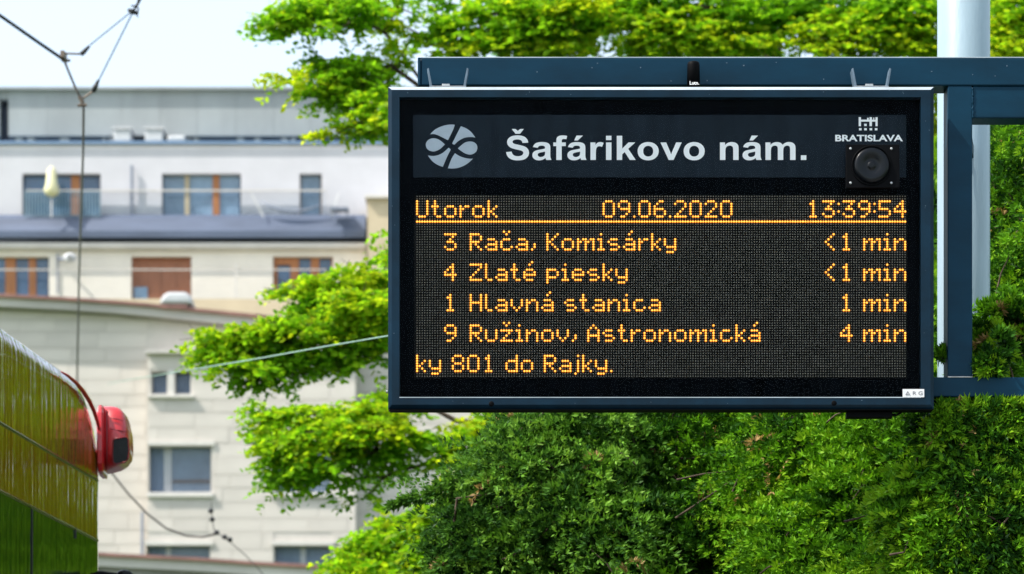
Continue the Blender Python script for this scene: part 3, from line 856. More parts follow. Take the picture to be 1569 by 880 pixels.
def dot_mesh(mb, cells):
    for (c_, r_) in cells:
        cx, cz = LX(c_), LZ(r_)
        n = 8
        vs = [(cx, yb - .0032, cz)]
        for rr, yy in ((.0021, -.0026), (.0031, -.0004)):
            for q in range(n):
                a = 2 * math.pi * q / n
                vs.append((cx + rr * math.cos(a), yb + yy, cz + rr * math.sin(a)))
        mb.add(vs, [(0, 1 + q, 1 + (q + 1) % n) for q in range(n)], 0)
        mb.add(vs, [(1 + q, 1 + n + q, 1 + n + (q + 1) % n, 1 + (q + 1) % n) for q in range(n)], 1)
for row, col, s in TEXT:
    c_ = col
    for chh in s:
        base, acc = ACC.get(chh, (chh, None))
        gl = G[base]
        wdt = max(len(l) for l in gl)
        cells = [(c_ + i, row + j) for j, l in enumerate(gl) for i, e in enumerate(l) if e == '#']
        if acc == 'ac': cells += [(c_ + 3, row - 1), (c_ + 2, row)]
        if acc == 'ca': cells += [(c_ + 1, row - 1), (c_ + 3, row - 1), (c_ + 2, row)]
        lit |= set(cells)
        mb = MB(); dot_mesh(mb, cells); mb.build('lit_character', [M['led_on'], M['led_rim']], bd)
        c_ += wdt + 1
cells = [(c_, 10) for c_ in range(192)]
lit |= set(cells)
mb = MB(); dot_mesh(mb, cells); mb.build('lit_line', [M['led_on'], M['led_rim']], bd)
mb = MB()
for r_ in range(72):
    for c_ in range(192):
        if (c_, r_) in lit: continue
        cx, cz = LX(c_), LZ(r_)
        n = 6
        vs = [(cx, yb - .0022, cz)] + [(cx + .00145 * math.cos(2 * math.pi * q / n), yb - .0004, cz + .00145 * math.sin(2 * math.pi * q / n)) for q in range(n)]
        mb.add(vs, [(0, 1 + q, 1 + (q + 1) % n) for q in range(n)])
mb.build('unlit_led', M['led_off'], bd, kind='stuff')

# ---- printed lettering: outlines drawn by hand, quadratic curves as ('q', control, end)
def q(*a): return ('q', a[0], a[1], a[2], a[3])
GL = {
 'S': (1366, [[(74, 477), (362, 505), q(388, 360, 467.5, 292), q(547, 224, 682, 224), q(825, 224, 897.5, 284.5), q(970, 345, 970, 426), q(970, 478, 939.5, 514.5), q(909, 551, 833, 578), q(781, 596, 596, 642), q(358, 701, 262, 787), q(127, 908, 127, 1082), q(127, 1194, 190.5, 1291.5), q(254, 1389, 373.5, 1440), q(493, 1491, 662, 1491), q(938, 1491, 1077.5, 1370), q(1217, 1249, 1224, 1047), (928, 1034), q(909, 1147, 846.5, 1196.5), q(784, 1246, 659, 1246), q(530, 1246, 457, 1193), q(410, 1159, 410, 1102), q(410, 1050, 454, 1013), q(510, 966, 726, 915), q(942, 864, 1045.5, 809.5), q(1149, 755, 1207.5, 660.5), q(1266, 566, 1266, 427), q(1266, 301, 1196, 191), q(1126, 81, 998, 27.5), q(870, -26, 679, -26), q(401, -26, 252, 102.5), q(103, 231, 74, 477)]]),
 'a': (1139, [[(357, 738), (102, 784), q(145, 938, 250, 1012), q(355, 1086, 562, 1086), q(750, 1086, 842, 1041.5), q(934, 997, 971.5, 928.5), q(1009, 860, 1009, 677), (1006, 349), q(1006, 209, 1019.5, 142.5), q(1033, 76, 1070, 0), (792, 0), q(781, 28, 765, 83), q(758, 108, 755, 116), q(683, 46, 601, 11), q(519, -24, 426, -24), q(262, -24, 167.5, 65), q(73, 154, 73, 290), q(73, 380, 116, 450.5), q(159, 521, 236.5, 558.5), q(314, 596, 460, 624), q(657, 661, 733, 693), (733, 721), q(733, 802, 693, 836.5), q(653, 871, 542, 871), q(467, 871, 425, 841.5), q(383, 812, 357, 738)],
              [(733, 510), q(679, 492, 562, 467), q(445, 442, 409, 418), q(354, 379, 354, 319), q(354, 260, 398, 217), q(442, 174, 510, 174), q(586, 174, 655, 224), q(706, 262, 722, 317), q(733, 353, 733, 454)]]),
 'f': (682, [[(24, 1062), (180, 1062), (180, 1142), q(180, 1276, 208.5, 1342), q(237, 1408, 313.5, 1449.5), q(390, 1491, 507, 1491), q(627, 1491, 742, 1455), (704, 1259), q(637, 1275, 575, 1275), q(514, 1275, 487.5, 1246.5), q(461, 1218, 461, 1137), (461, 1062), (671, 1062), (671, 841), (461, 841), (461, 0), (180, 0), (180, 841), (24, 841)]]),
 'r': (797, [[(414, 0), (133, 0), (133, 1062), (394, 1062), (394, 911), q(461, 1018, 514.5, 1052), q(568, 1086, 636, 1086), q(732, 1086, 821, 1033), (734, 788), q(663, 834, 602, 834), q(543, 834, 502, 801.5), q(461, 769, 437.5, 684), q(414, 599, 414, 328)]]),
 'i': (569, [[(147, 0), (428, 0), (428, 1062), (147, 1062)], [(147, 1206), (428, 1206), (428, 1466), (147, 1466)]]),
 'k': (1139, [[(137, 0), (137, 1466), (418, 1466), (418, 688), (747, 1062), (1093, 1062), (730, 674), (1119, 0), (816, 0), (549, 477), (418, 340), (418, 0)]]),
 'o': (1251, [[(82, 546), q(82, 686, 151, 817), q(220, 948, 346.5, 1017), q(473, 1086, 629, 1086), q(870, 1086, 1024, 929.5), q(1178, 773, 1178, 534), q(1178, 293, 1022.5, 134.5), q(867, -24, 631, -24), q(485, -24, 352.5, 42), q(220, 108, 151, 235.5), q(82, 363, 82, 546)],
              [(370, 531), q(370, 373, 445, 289), q(520, 205, 630, 205), q(740, 205, 814.5, 289), q(889, 373, 889, 533), q(889, 689, 814.5, 773), q(740, 857, 630, 857), q(520, 857, 445, 773), q(370, 689, 370, 531)]]),
 'v': (1139, [[(446, 0), (18, 1062), (313, 1062), (513, 520), (571, 339), q(594, 408, 600, 430), q(614, 475, 630, 520), (832, 1062), (1121, 1062), (699, 0)]]),
 'n': (1251, [[(1119, 0), (838, 0), (838, 542), q(838, 714, 820, 764.5), q(802, 815, 761.5, 843), q(721, 871, 664, 871), q(591, 871, 533, 831), q(475, 791, 453.5, 725), q(432, 659, 432, 481), (432, 0), (151, 0), (151, 1062), (412, 1062), (412, 906), q(551, 1086, 762, 1086), q(855, 1086, 932, 1052.5), q(1009, 1019, 1048.5, 967), q(1088, 915, 1103.5, 849), q(1119, 783, 1119, 660)]]),
 'm': (1821, [[(126, 1062), (385, 1062), (385, 917), q(524, 1086, 716, 1086), q(818, 1086, 893, 1044), q(968, 1002, 1016, 917), q(1086, 1002, 1167, 1044), q(1248, 1086, 1340, 1086), q(1457, 1086, 1538, 1038.5), q(1619, 991, 1659, 899), q(1688, 831, 1688, 679), (1688, 0), (1407, 0), (1407, 607), q(1407, 765, 1378, 811), q(1339, 871, 1258, 871), q(1199, 871, 1147, 835), q(1095, 799, 1072, 729.5), q(1049, 660, 1049, 510), (1049, 0), (768, 0), (768, 582), q(768, 737, 753, 782), q(738, 827, 706.5, 849), q(675, 871, 621, 871), q(556, 871, 504, 836), q(452, 801, 429.5, 735), q(407, 669, 407, 516), (407, 0), (126, 0)]]),
 '.': (569, [[(147, 0), (428, 0), (428, 281), (147, 281)]]),
}
def poly(path):
    out = []
    for p in path:
        if p[0] == 'q':
            x0, y0 = out[-1]
            for i in range(1, 6):
                t_ = i / 5
                out.append(((1 - t_) ** 2 * x0 + 2 * t_ * (1 - t_) * p[1] + t_ * t_ * p[3], (1 - t_) ** 2 * y0 + 2 * t_ * (1 - t_) * p[2] + t_ * t_ * p[4]))
        else:
            out.append(p)
    if math.dist(out[0], out[-1]) < 1: out.pop()
    return out
def flat_print(name, polys, m, parent, y, ext=0.0003):
    """closed outlines in world x, z -> a thin printed film with holes"""
    cu = bpy.data.curves.new(name, 'CURVE')
    cu.dimensions = '2D'; cu.fill_mode = 'BOTH'; cu.extrude = ext
    for pl in polys:
        sp = cu.splines.new('POLY'); sp.points.add(len(pl) - 1); sp.use_cyclic_u = True
        for i, (a, b) in enumerate(pl): sp.points[i].co = (a, b, 0, 1)
    return curve_to_part(name, cu, m, parent, y)
def curve_to_part(name, cu, m, parent, y, at=(0, 0)):
    tmp = bpy.data.objects.new(name + '_tmp', cu); COL.objects.link(tmp)
    dg = bpy.context.evaluated_depsgraph_get()
    me_ = bpy.data.meshes.new_from_object(tmp.evaluated_get(dg))
    bpy.data.objects.remove(tmp)
    o0 = base_of(parent)
    for v in me_.vertices:
        x_, z_, h_ = v.co.x, v.co.y, v.co.z
        v.co = (x_ + at[0] - o0.x, y - h_ - o0.y, z_ + at[1] - o0.z)
    me_.materials.clear(); me_.materials.append(m)
    o = bpy.data.objects.new(name, me_); COL.objects.link(o)
    o.parent = parent; ROOT[o.name] = o0
    return o
yp = SD + .0231
tx, sx_, sz_ = 773.2, 465.0 / 15720 , 38.3 / 1514
polys_all = []
pen = 0
for chh in 'Šafárikovo nám.':
    if chh == ' ': pen += 569; continue
    base = {'Š': 'S', 'á': 'a'}.get(chh, chh)
    adv, paths = GL[base]
    pls = [poly(p) for p in paths]
    if chh == 'Š': pls.append([(370, 1880), (560, 1880), (683, 1768), (806, 1880), (996, 1880), (800, 1590), (566, 1590)])
    if chh == 'á': pls.append([(430, 1184), (548, 1480), (880, 1480), (618, 1184)])
    pls = [[(X(tx + (pen + a) * sx_), Z(241.3 - b * sz_)) for a, b in pl] for pl in pls]
    flat_print('station_letter', pls, M['print'], hd, yp)
    pen += adv
E = [
 [(497, 152), (440, 149), (370, 158), (290, 185), (220, 225), (165, 280), (215, 277), (270, 293), (335, 325), (405, 360), (450, 270), (480, 205)],
 [(580, 172), (650, 200), (720, 252), (775, 325), (720, 317), (640, 325), (580, 350), (535, 380), (490, 422), (462, 405), (500, 330), (540, 250)],
 [(362, 417), (315, 375), (270, 347), (215, 335), (165, 343), (122, 375), (105, 420), (118, 468), (155, 500), (210, 513), (260, 500), (310, 470)],
 [(540, 472), (590, 425), (640, 390), (700, 378), (755, 388), (793, 422), (803, 465), (788, 512), (750, 543), (700, 555), (640, 540), (590, 510)],
 [(133, 567), (200, 575), (270, 563), (330, 535), (380, 495), (415, 462), (442, 488), (400, 570), (365, 650), (335, 720), (265, 693), (195, 645)],
 [(500, 537), (560, 575), (630, 600), (700, 612), (742, 610), (690, 660), (620, 705), (540, 735), (470, 743), (405, 740), (430, 670), (460, 600)]]
def smoothed(pl, keep=50):
    out = []
    n = len(pl)
    for i in range(n):
        p0, p1, p2, p3 = [np.array(pl[(i + k) % n], float) for k in (-1, 0, 1, 2)]
        def ang(a, b, c): 
            u, v = b - a, c - b
            return math.degrees(math.acos(max(-1, min(1, float(u @ v / (np.linalg.norm(u) * np.linalg.norm(v) + 1e-9))))))
        t1 = (p2 - p0) / 2 if ang(p0, p1, p2) < keep else (p2 - p1)
        t2 = (p3 - p1) / 2 if ang(p1, p2, p3) < keep else (p2 - p1)
        for s in (0, .25, .5, .75):
            h = (2 * s**3 - 3 * s**2 + 1) * p1 + (s**3 - 2 * s**2 + s) * t1 + (-2 * s**3 + 3 * s**2) * p2 + (s**3 - s**2) * t2
            out.append(tuple(h))
    return out
for pl in E:
    flat_print('emblem_piece', [[(X(640 + a / 8.8), Z(170 + b / 8.8)) for a, b in smoothed(pl)]], M['emblem'], hd, yp)
# castle mark and city name
cz = []
def zr(a, b, c_, d): cz.append([(X(1250 + u / 6.29), Z(160 + v / 6.29)) for u, v in ((a, b), (c_, b), (c_, d), (a, d))])
cz.append([(X(1250 + u / 6.29), Z(160 + v / 6.29)) for u, v in
           ((425, 98), (447, 98), (447, 122), (506, 122), (506, 104), (522, 104), (522, 122), (530, 122), (530, 98), (553, 98), (553, 122), (566, 122), (566, 102), (576, 102), (576, 122), (587, 122), (587, 98), (608, 98), (608, 185), (587, 185), (587, 141), (553, 141), (553, 185), (529, 185), (529, 141), (447, 141), (447, 185), (425, 185))])
zr(478, 162, 502, 184)
for u in (428, 478, 530, 581): zr(u, 204, u + 25, 225)
flat_print('castle_mark', cz, M['print'], hd, yp)
def text_part(s, name, x0, x1, ybase, hpx, m, parent, y, off=0.0, sub=1.0):
    cu = bpy.data.curves.new(name, 'FONT'); cu.body = s; cu.size = 1.0; cu.offset = off; cu.extrude = 0.0
    cu.align_x = 'LEFT'
    o = curve_to_part(name, cu, m, parent, 0)
    me_ = o.data
    co = np.empty(len(me_.vertices) * 3); me_.vertices.foreach_get('co', co); co = co.reshape(-1, 3)
    o0 = base_of(parent)
    co += np.array([o0.x, o0.y, o0.z])
    mn, mx = co.min(0), co.max(0)
    co[:, 0] = X(x0) + (co[:, 0] - mn[0]) / (mx[0] - mn[0]) * (X(x1) - X(x0))
    co[:, 2] = Z(ybase) + (co[:, 2] - mn[2]) / (mx[2] - mn[2]) * hpx * k0
    co[:, 1] = y
    co -= np.array([o0.x, o0.y, o0.z])
    me_.vertices.foreach_set('co', co.ravel()); me_.update()
    return o
text_part('BRATISLAVA', 'city_name', 1281.5, 1385.5, 212.8, 10.2, M['print'], hd, yp, off=0.03)

# loudspeaker let into the front
mb = MB(); mb.box(X(1296), X(1378), SD - .003, SD + .0035, Z(288.5), Z(222)); spk = mb.build('speaker_plate', M['plastic'], T, bevel=.0012)
def disc_lathe(mb, cx, cz_, prof, n=40):
    vs = [(cx, prof[0][1], cz_)]
    for r_, y_ in prof[1:]:
        for k in range(n):
            a = 2 * math.pi * k / n
            vs.append((cx + r_ * math.cos(a), y_, cz_ + r_ * math.sin(a)))
    fs = [(0, 1 + (k + 1) % n, 1 + k) for k in range(n)]
    for j in range(len(prof) - 2):
        b0 = 1 + j * n
        for k in range(n):
            fs.append((b0 + k, b0 + (k + 1) % n, b0 + n + (k + 1) % n, b0 + n + k))
    mb.add(vs, fs)
sc_, sz0 = X(1335), Z(254.5)
mb = MB(); disc_lathe(mb, sc_, sz0, [(0, SD - .0075), (.004, SD - .0085), (.009, SD - .0072), (.0105, SD - .0055), (.019, SD - .0095), (.031, SD - .012), (.038, SD - .0115), (.0405, SD - .0085), (.041, SD - .0035)]); mb.build('speaker_dome', M['cone'], spk, smooth=True)
mb = MB()
ring = [(sc_ + .0455 * math.cos(a), SD - .0042, sz0 + .0455 * math.sin(a)) for a in [2 * math.pi * k / 40 for k in range(41)]]
mb.tube(ring, .0016, 8, caps=False); mb.build('speaker_rim', M['plastic'], spk, smooth=True)
for a, b in ((1303, 228.5), (1365.5, 228.5), (1303, 281), (1365.5, 281)):
    mb = MB(); disc_lathe(mb, X(a), Z(b), [(0, SD - .0052), (.0018, SD - .005), (.003, SD - .0038), (.003, SD - .0028)], 12); mb.build('screw', M['steel'], spk, smooth=True)
# frame screws
for a, b in ((753, 619), (1278, 618)):
    mb = MB(); disc_lathe(mb, X(a), Z(b), [(0, SD - .0006), (.0045, SD - .0016), (.0062, SD - .0002)], 14); mb.build('frame_screw', M['plastic'], T, smooth=True)
wr = random.Random(5)
mb = MB()
for k in range(26):
    sd_ = wr.choice('tblrt')
    x_ = wr.uniform(600, 1425) if sd_ in 'tb' else (wr.uniform(600, 610) if sd_ == 'l' else wr.uniform(1414, 1424))
    y_ = wr.uniform(139, 147) if sd_ == 't' else (wr.uniform(612, 619) if sd_ == 'b' else wr.uniform(160, 600))
    a_, h_ = wr.uniform(.6, 1.5), wr.uniform(.4, 1.1)
    mb.box(X(x_), X(x_ + a_), SD - .0004, SD + .0002, Z(y_), Z(y_ - h_))
mb.build('paint_chips', M['flange'], T, kind='stuff')
mb = MB()
for k in range(16):
    x_, y_ = wr.uniform(660, 1560), wr.uniform(94, 126)
    mb.pbox(x_, y_, x_ + wr.uniform(.8, 2.2), y_ + wr.uniform(.6, 1.8), BD - .0004, BD + .0002)
mb.build('paint_chips', M['flange'], F, kind='stuff')
# maker's sticker
mb = MB(); mb.box(X(1383), X(1416), SD - .0012, SD - .0006, Z(609), Z(596.5)); st = mb.build('sticker', M['sticker'], T)
flat_print('sticker_triangle', [[(X(1387), Z(605.5)), (X(1394.5), Z(605.5)), (X(1390.7), Z(599.5))], [(X(1388.8), Z(604.6)), (X(1392.7), Z(604.6)), (X(1390.7), Z(601.4))]], M['ink'], st, SD - .0018, 0.0002)
text_part('R G', 'sticker_text', 1398.5, 1413.5, 605.6, 5.6, M['ink'], st, SD - .0016, off=0.01)
# brackets on top
for a, c_ in ((654, 718), (1306, 1367)):
    br = MB(); zt = Z(129.6)
    br.box(X(a + 4), X(c_ - 4), SD + .014, SD + .044, Z(130.6), Z(129))
    bo = br.build('mounting_bracket', M['steel'], T, bevel=.0006)
    for s, x_ in ((1, a), (-1, c_)):
        k = MB()
        v = [(X(x_), SD + .014, Z(103)), (X(x_ + 2.8 * s), SD + .014, Z(101.5)), (X(x_ + 8 * s), SD + .014, Z(129)), (X(x_ + 4.5 * s), SD + .014, Z(130))]
        v2 = [(p[0], SD + .046, p[2]) for p in v]
        k.add(v + v2, [(0, 1, 2, 3), (7, 6, 5, 4), (0, 4, 5, 1), (1, 5, 6, 2), (2, 6, 7, 3), (3, 7, 4, 0)])
        k.build('flange', M['flange'], bo, bevel=.0006)
    k = MB(); cxm = (a + c_) / 2 - 3
    k.box(X(cxm - 6), X(cxm + 6), SD + .016, SD + .03, Z(129), Z(125.5)); k.build('bolt', M['steel'], bo, bevel=.001)
# antenna cylinder
mb = MB(); mb.tube([(X(1064), SD + .035, Z(129.5)), (X(1064), SD + .035, Z(94)), (X(1064), SD + .035, Z(90)), (X(1064), SD + .035, Z(88.6))], [.0155, .0145, .0138, .011], 28)
an = mb.build('antenna', M['plastic'], T, smooth=True)
text_part('Lutn.', 'antenna_print', 1057.5, 1072.0, 126.5, 5.6, M['print'], an, SD + .0185, off=0.02)
# sensor box below
mb = MB(); mb.box(X(1299), X(1369), SD + .02, SD + .045, Z(637.5), Z(628.3)); sb = mb.build('sensor_box', M['plastic'], T, bevel=.001)
mb = MB(); mb.tube([(X(1369), SD + .03, Z(632)), (X(1376), SD + .03, Z(633)), (X(1383), SD + .03, Z(629)), (X(1384), SD + .03, Z(622))], .0028, 8); mb.build('sensor_lead', M['plastic'], sb, smooth=True)
mb = MB(); mb.tube([(X(593.5), SD + .02, Z(598)), (X(591), SD + .02, Z(598))], .004, 10); mb.build('side_screw', M['steel'], T)

# ------------------------------------------------------------------ tram
UX, UY = 0.1108, 0.99384            # heading of the tram
NX, NY = 0.99384, -0.1108           # outward normal of the side that faces the sign
FX, FY = P(153, 0, 10.0).x, 10.0
TR = thing('tram', (FX, FY, 0), 'red and dark glass tram front corner mirroring the green trees', 'tram')
def TP(u, nn, z): return (FX + UX * u + NX * nn, FY + UY * u + NY * nn, z)
ROOF = 3.40
def top_at(u):
    if u < -0.30: return ROOF
    t_ = (u + 0.30) / 0.30
    return 3.09 + (ROOF - 3.09) * math.sqrt(max(0, 1 - t_ ** 1.8))
def side_at(u):
    if u < -0.03: return 0.0
    t_ = (u + 0.03) / 0.03
    return -0.012 * (1 - math.sqrt(max(0, 1 - t_ * t_)))
def section(u, out=0.0, n=9):
    """side outline from the shoulder down: list of (n, z)"""
    tp = top_at(u); R = 0.075
    R2 = min(R, 0.012 + (tp - 3.09) * 0.4)
    cz_ = tp - R2
    pts = []
    for k in range(n + 1):
        a = math.pi / 2 * (1 - k / n)
        pts.append((-R2 + (R2 + out) * math.cos(a) + side_at(u), cz_ + (R2 + out) * math.sin(a)))
    return pts
US = [-13, -9, -6, -4, -3, -2.4, -2.0, -1.7, -1.45, -1.2, -1.0, -0.85, -0.72, -0.62, -0.52, -0.43, -0.35, -0.27, -0.2, -0.15, -0.11, -0.08, -0.05, -0.03, -0.015, 0.0]
def loft(rowsf, name, m, closed_end=False, smooth=True):
    mb = MB(); vs = []; nrow = None
    for u in US:
        r = rowsf(u); nrow = len(r)
        vs += [TP(u, a, z) for a, z in r]
    fs = [(i * nrow + j, (i + 1) * nrow + j, (i + 1) * nrow + j + 1, i * nrow + j + 1) for i in range(len(US) - 1) for j in range(nrow - 1)]
    if closed_end:
        fs.append(tuple((len(US) - 1) * nrow + j for j in range(nrow)))
        fs.append(tuple(nrow - 1 - j for j in range(nrow)))
    mb.add(vs, fs)
    return mb.build(name, m, TR, smooth=smooth)
# inner body (dark), full width, closed front
def rows_body(u):
    s = section(u, -0.006)
    s = s + [(side_at(u) - 0.006, 0.35)]
    lf = [(-2.5 - a, z) for a, z in reversed(s)]
    return lf + s
loft(rows_body, 'body_shell', M['tram_base'], closed_end=True, smooth=False)
z1, z2 = 3.066, 2.856
def clip_rows(zlo, zhi):
    def f(u):
        s = section(u) + [(side_at(u), 2.6), (side_at(u), 0.4)]
        # dense sampling of the outline by height
        out = []
        for k in range(15):
            z = zhi - (zhi - zlo) * k / 14
            z = min(z, s[0][1] - 1e-4)
            for (a0, y0), (a1, y1) in zip(s, s[1:]):
                if y1 <= z <= y0:
                    t_ = (y0 - z) / (y0 - y1 + 1e-9)
                    out.append((a0 + (a1 - a0) * t_, z)); break
            else:
                out.append((s[-1][0], z))
        return out
    return f
def upper(u):
    s = section(u)
    tp = s[0][1]
    lo = min(z1 + .006, tp - .01)
    res = []
    for a, z in s:
        if z > lo: res.append((a, z))
    # resample to fixed count
    last = clip_rows(lo, lo)(u)[0]
    res.append(last)
    res = [(-0.9, tp + .004)] + res
    L = [0]
    for p_, q_ in zip(res, res[1:]): L.append(L[-1] + math.dist(p_, q_))
    out = []
    for k in range(22):
        s_ = L[-1] * (k / 21) ** 0.6
        for i in range(len(L) - 1):
            if L[i] <= s_ <= L[i + 1] + 1e-9:
                t_ = (s_ - L[i]) / (L[i + 1] - L[i] + 1e-9)
                out.append((res[i][0] + (res[i + 1][0] - res[i][0]) * t_, res[i][1] + (res[i + 1][1] - res[i][1]) * t_)); break
    return out
loft(upper, 'roof_shoulder', M['tram_red'])
loft(clip_rows(z2 + .006, z1 - .004), 'upper_panel', M['tram_red'])
loft(clip_rows(0.9, z2 - .004), 'side_window', M['tram_glass'])
loft(clip_rows(0.36, 0.885), 'lower_skirt', M['tram_red'])
for zz in (z1 + .001, z2 + .001):
    mb = MB(); mb.tube([TP(u, side_at(u) + clip_rows(zz, zz)(u)[0][0] - side_at(u) - .001, min(zz, top_at(u) - .02)) for u in US[3:-2]], .0055, 6); mb.build('trim_strip', M['tram_trim'], TR, smooth=True)
mb = MB()
for u in (-0.86, ): 
    mb.tube([TP(u, .0008, z2 - .006), TP(u, .0008, 1.0)], .0035, 6)
mb.tube([TP(-.33, .0008, z2 - .03), TP(-.33, .0008, z2 + .006)], .004, 6)
mb.build('window_seam', M['tram_base'], TR)
for u in (-1.4, -4.5, -8.5, -11.5):
    mb = MB(); c0 = TP(u, -.12, .36)
    pts = [TP(u, -.16, .34), TP(u, -.02, .34)]
    mb.tube(pts, .32, 28); mb.build('wheel', M['rail_steel'], TR)

# mirror housing: its other half in the picture is its reflection in the tram's side
HM = thing('mirror_root', TP(-.05, 0.05, 3.0), 'x', 'x'); 
bpy.data.objects.remove(HM)
MD = 10.06
prof = [(624.5, 170, .020), (626.5, 180, .045), (630, 187, .065), (637, 193, .080), (648, 196.5, .090), (660, 199, .096), (666, 200, .1), (672, 200.5, .1), (690, 200.8, .1), (702, 199, .098), (711, 193, .09), (718, 183, .075), (723, 170, .05), (725, 163, .03)]
mb = MB(); vs = []; NS = 14
for py, xr, dp in prof:
    xl = 155.5
    p0, p1 = P(xl, py, MD), P(xr, py, MD)
    cx = p0.x
    wd_ = p1.x - p0.x
    for k in range(NS):
        # D-shaped section: flat inner side, squarish outer side
        a = -math.pi / 2 + math.pi * k / (NS - 1)
        ex = 0.30
        sx1 = abs(math.cos(a)) ** ex
        sy1 = math.copysign(abs(math.sin(a)) ** ex, math.sin(a))
        vs.append((cx + wd_ * sx1 + 0.0001 * k, MD + dp * sy1, p0.z))
n = NS; fs = []
for j in range(len(prof) - 1):
    for k in range(n):
        fs.append((j * n + k, (j + 1) * n + k, (j + 1) * n + (k + 1) % n, j * n + (k + 1) % n))
fs.append(tuple(range(n))); fs.append(tuple((len(prof) - 1) * n + k for k in range(n - 1, -1, -1)))
mb.add(vs, fs)
mh = mb.build('mirror_housing', M['mirror_red'], TR, bevel=0.0)
for p_ in mh.data.polygons: p_.use_smooth = True
MF = MD - .1
mb = MB()
r_ = [(173, 676), (175, 672.5), (193, 669.5), (197, 673), (198, 690), (196.5, 703), (192, 708), (178, 711.5), (173.5, 709), (172.5, 700)]
vs = [P(x, y, MF - .004) for x, y in r_]; vs2 = [v + Vector((0, .02, 0)) for v in vs]
mb.add(vs + vs2, [tuple(range(9, -1, -1)), tuple(range(10, 20))] + [(i, (i + 1) % 10, 10 + (i + 1) % 10, 10 + i) for i in range(10)])
mb.build('lens_window', M['lens'], mh, bevel=.002)
mb = MB(); mb.tube([P(x, y, MF - .005) for x, y in r_ + [r_[0], r_[1]]], .0022, 6, caps=False); mb.build('lens_rim', M['groove'], mh, smooth=True)
for pts in ([(167.5, 640), (178, 642), (189, 645)], [(169, 657.5), (182, 659.5), (195.5, 662)]):
    mb = MB(); mb.tube([P(x, y, MD - .098 + .012 * i * 0) for i, (x, y) in enumerate(pts)], [.0012, .0024, .0010], 8); mb.build('groove', M['groove'], mh, smooth=True)
mb = MB(); mb.tube([P(163.5, 628, MF + .02), P(163.8, 660, MF - .002), P(163.8, 700, MF - .002), P(163, 720, MF + .01)], [.0025, .0028, .0028, .002], 8); mb.build('seam_rib', M['groove'], mh, smooth=True)
mb = MB(); vs = []
rr = [(621, 151, 156, 9.97), (624, 149, 157, 9.95), (632, 147, 158, 9.94), (648, 146.5, 158, 9.935), (664, 147, 158, 9.93), (690, 147.5, 158, 9.93), (710, 148, 158, 9.935), (722, 149.5, 157.5, 9.95), (727, 151, 156.5, 9.98)]
for y, xa, xb, d in rr:
    a_, b_ = P(xa, y, d), P(xb, y, d)
    w_ = b_.x - a_.x
    vs += [(a_.x, d + .10, a_.z), (a_.x, d + .012, a_.z), (a_.x + w_ * .2, d, a_.z), (b_.x - w_ * .2, d, a_.z), (b_.x, d + .012, a_.z), (b_.x, d + .12, a_.z)]
mb.add(vs, [(i_ * 6 + k, i_ * 6 + (k + 1) % 6, i_ * 6 + 6 + (k + 1) % 6, i_ * 6 + 6 + k) for i_ in range(len(rr) - 1) for k in range(6)] + [tuple(range(6)), tuple(range(len(vs) - 1, len(vs) - 7, -1))])
mb.build('mount_strap', M['mirror_red'], mh, bevel=.0015)
arm = [(94, 570, 9.46), (104, 576, 9.54), (116, 586, 9.64), (127, 599, 9.73), (137, 615, 9.82), (144, 630, 9.88), (149, 646, 9.92), (152, 660, 9.935)]
mb = MB(); mb.tube([Vector(P(x, y, d)) for x, y, d in arm], [.0022, .0052, .0070, .0078, .0078, .0072, .0062, .004], 10); mb.build('mirror_arm', M['mirror_red'], TR, smooth=True)
mb = MB(); blob(mb, 191, 884, 14, 11, 9.9, 16); mb.build('front_camera_dome', M['lens'], TR, smooth=True)
mb = MB(); mb.tube([P(140, 883, 9.8), P(153, 880, 9.85), P(182, 884, 9.9)], [.01, .012, .012], 10); mb.build('camera_bracket', M['plastic'], TR, smooth=True)

# ------------------------------------------------------------------ vegetation
LEAF_V = [(0, 0, 0), (0.30, 0.27, 0.05), (0.68, 0.24, 0.03), (1, 0, -0.04), (0.68, -0.24, 0.03), (0.30, -0.27, 0.05)]
LEAF_F = [(0, 1, 2, 3), (0, 3, 4, 5)]
def spray_leaves(centres, dirs, lens, per, leafl, tints, droop=0.35):
    """leaflets set along short twigs: returns positions, directions, sizes, tints"""
    N = len(centres)
    d = dirs / np.linalg.norm(dirs, axis=1, keepdims=True)
    side = np.cross(d, np.array([0, 0, 1.0]) + RNG.normal(0, .25, (N, 3)))
    side /= np.linalg.norm(side, axis=1, keepdims=True) + 1e-9
    t = np.linspace(0.0, 1.0, per)[None, :] + RNG.normal(0, .03, (N, per))
    sgn = np.where(np.arange(per) % 2 == 0, 1.0, -1.0)[None, :]
    pos = centres[:, None, :] + d[:, None, :] * (t * lens[:, None])[:, :, None]
    pos[:, :, 2] -= (t ** 2) * lens[:, None] * droop
    dd = d[:, None, :] * 0.45 + side[:, None, :] * sgn[:, :, None] + RNG.normal(0, .28, (N, per, 3))
    dd[:, :, 2] -= 0.12
    sz = leafl * RNG.uniform(.6, 1.25, (N, per))
    tt = tints[:, None] + RNG.normal(0, .10, (N, per))
    return pos.reshape(-1, 3), dd.reshape(-1, 3), sz.ravel(), np.clip(tt.ravel(), 0.0, 1.0)

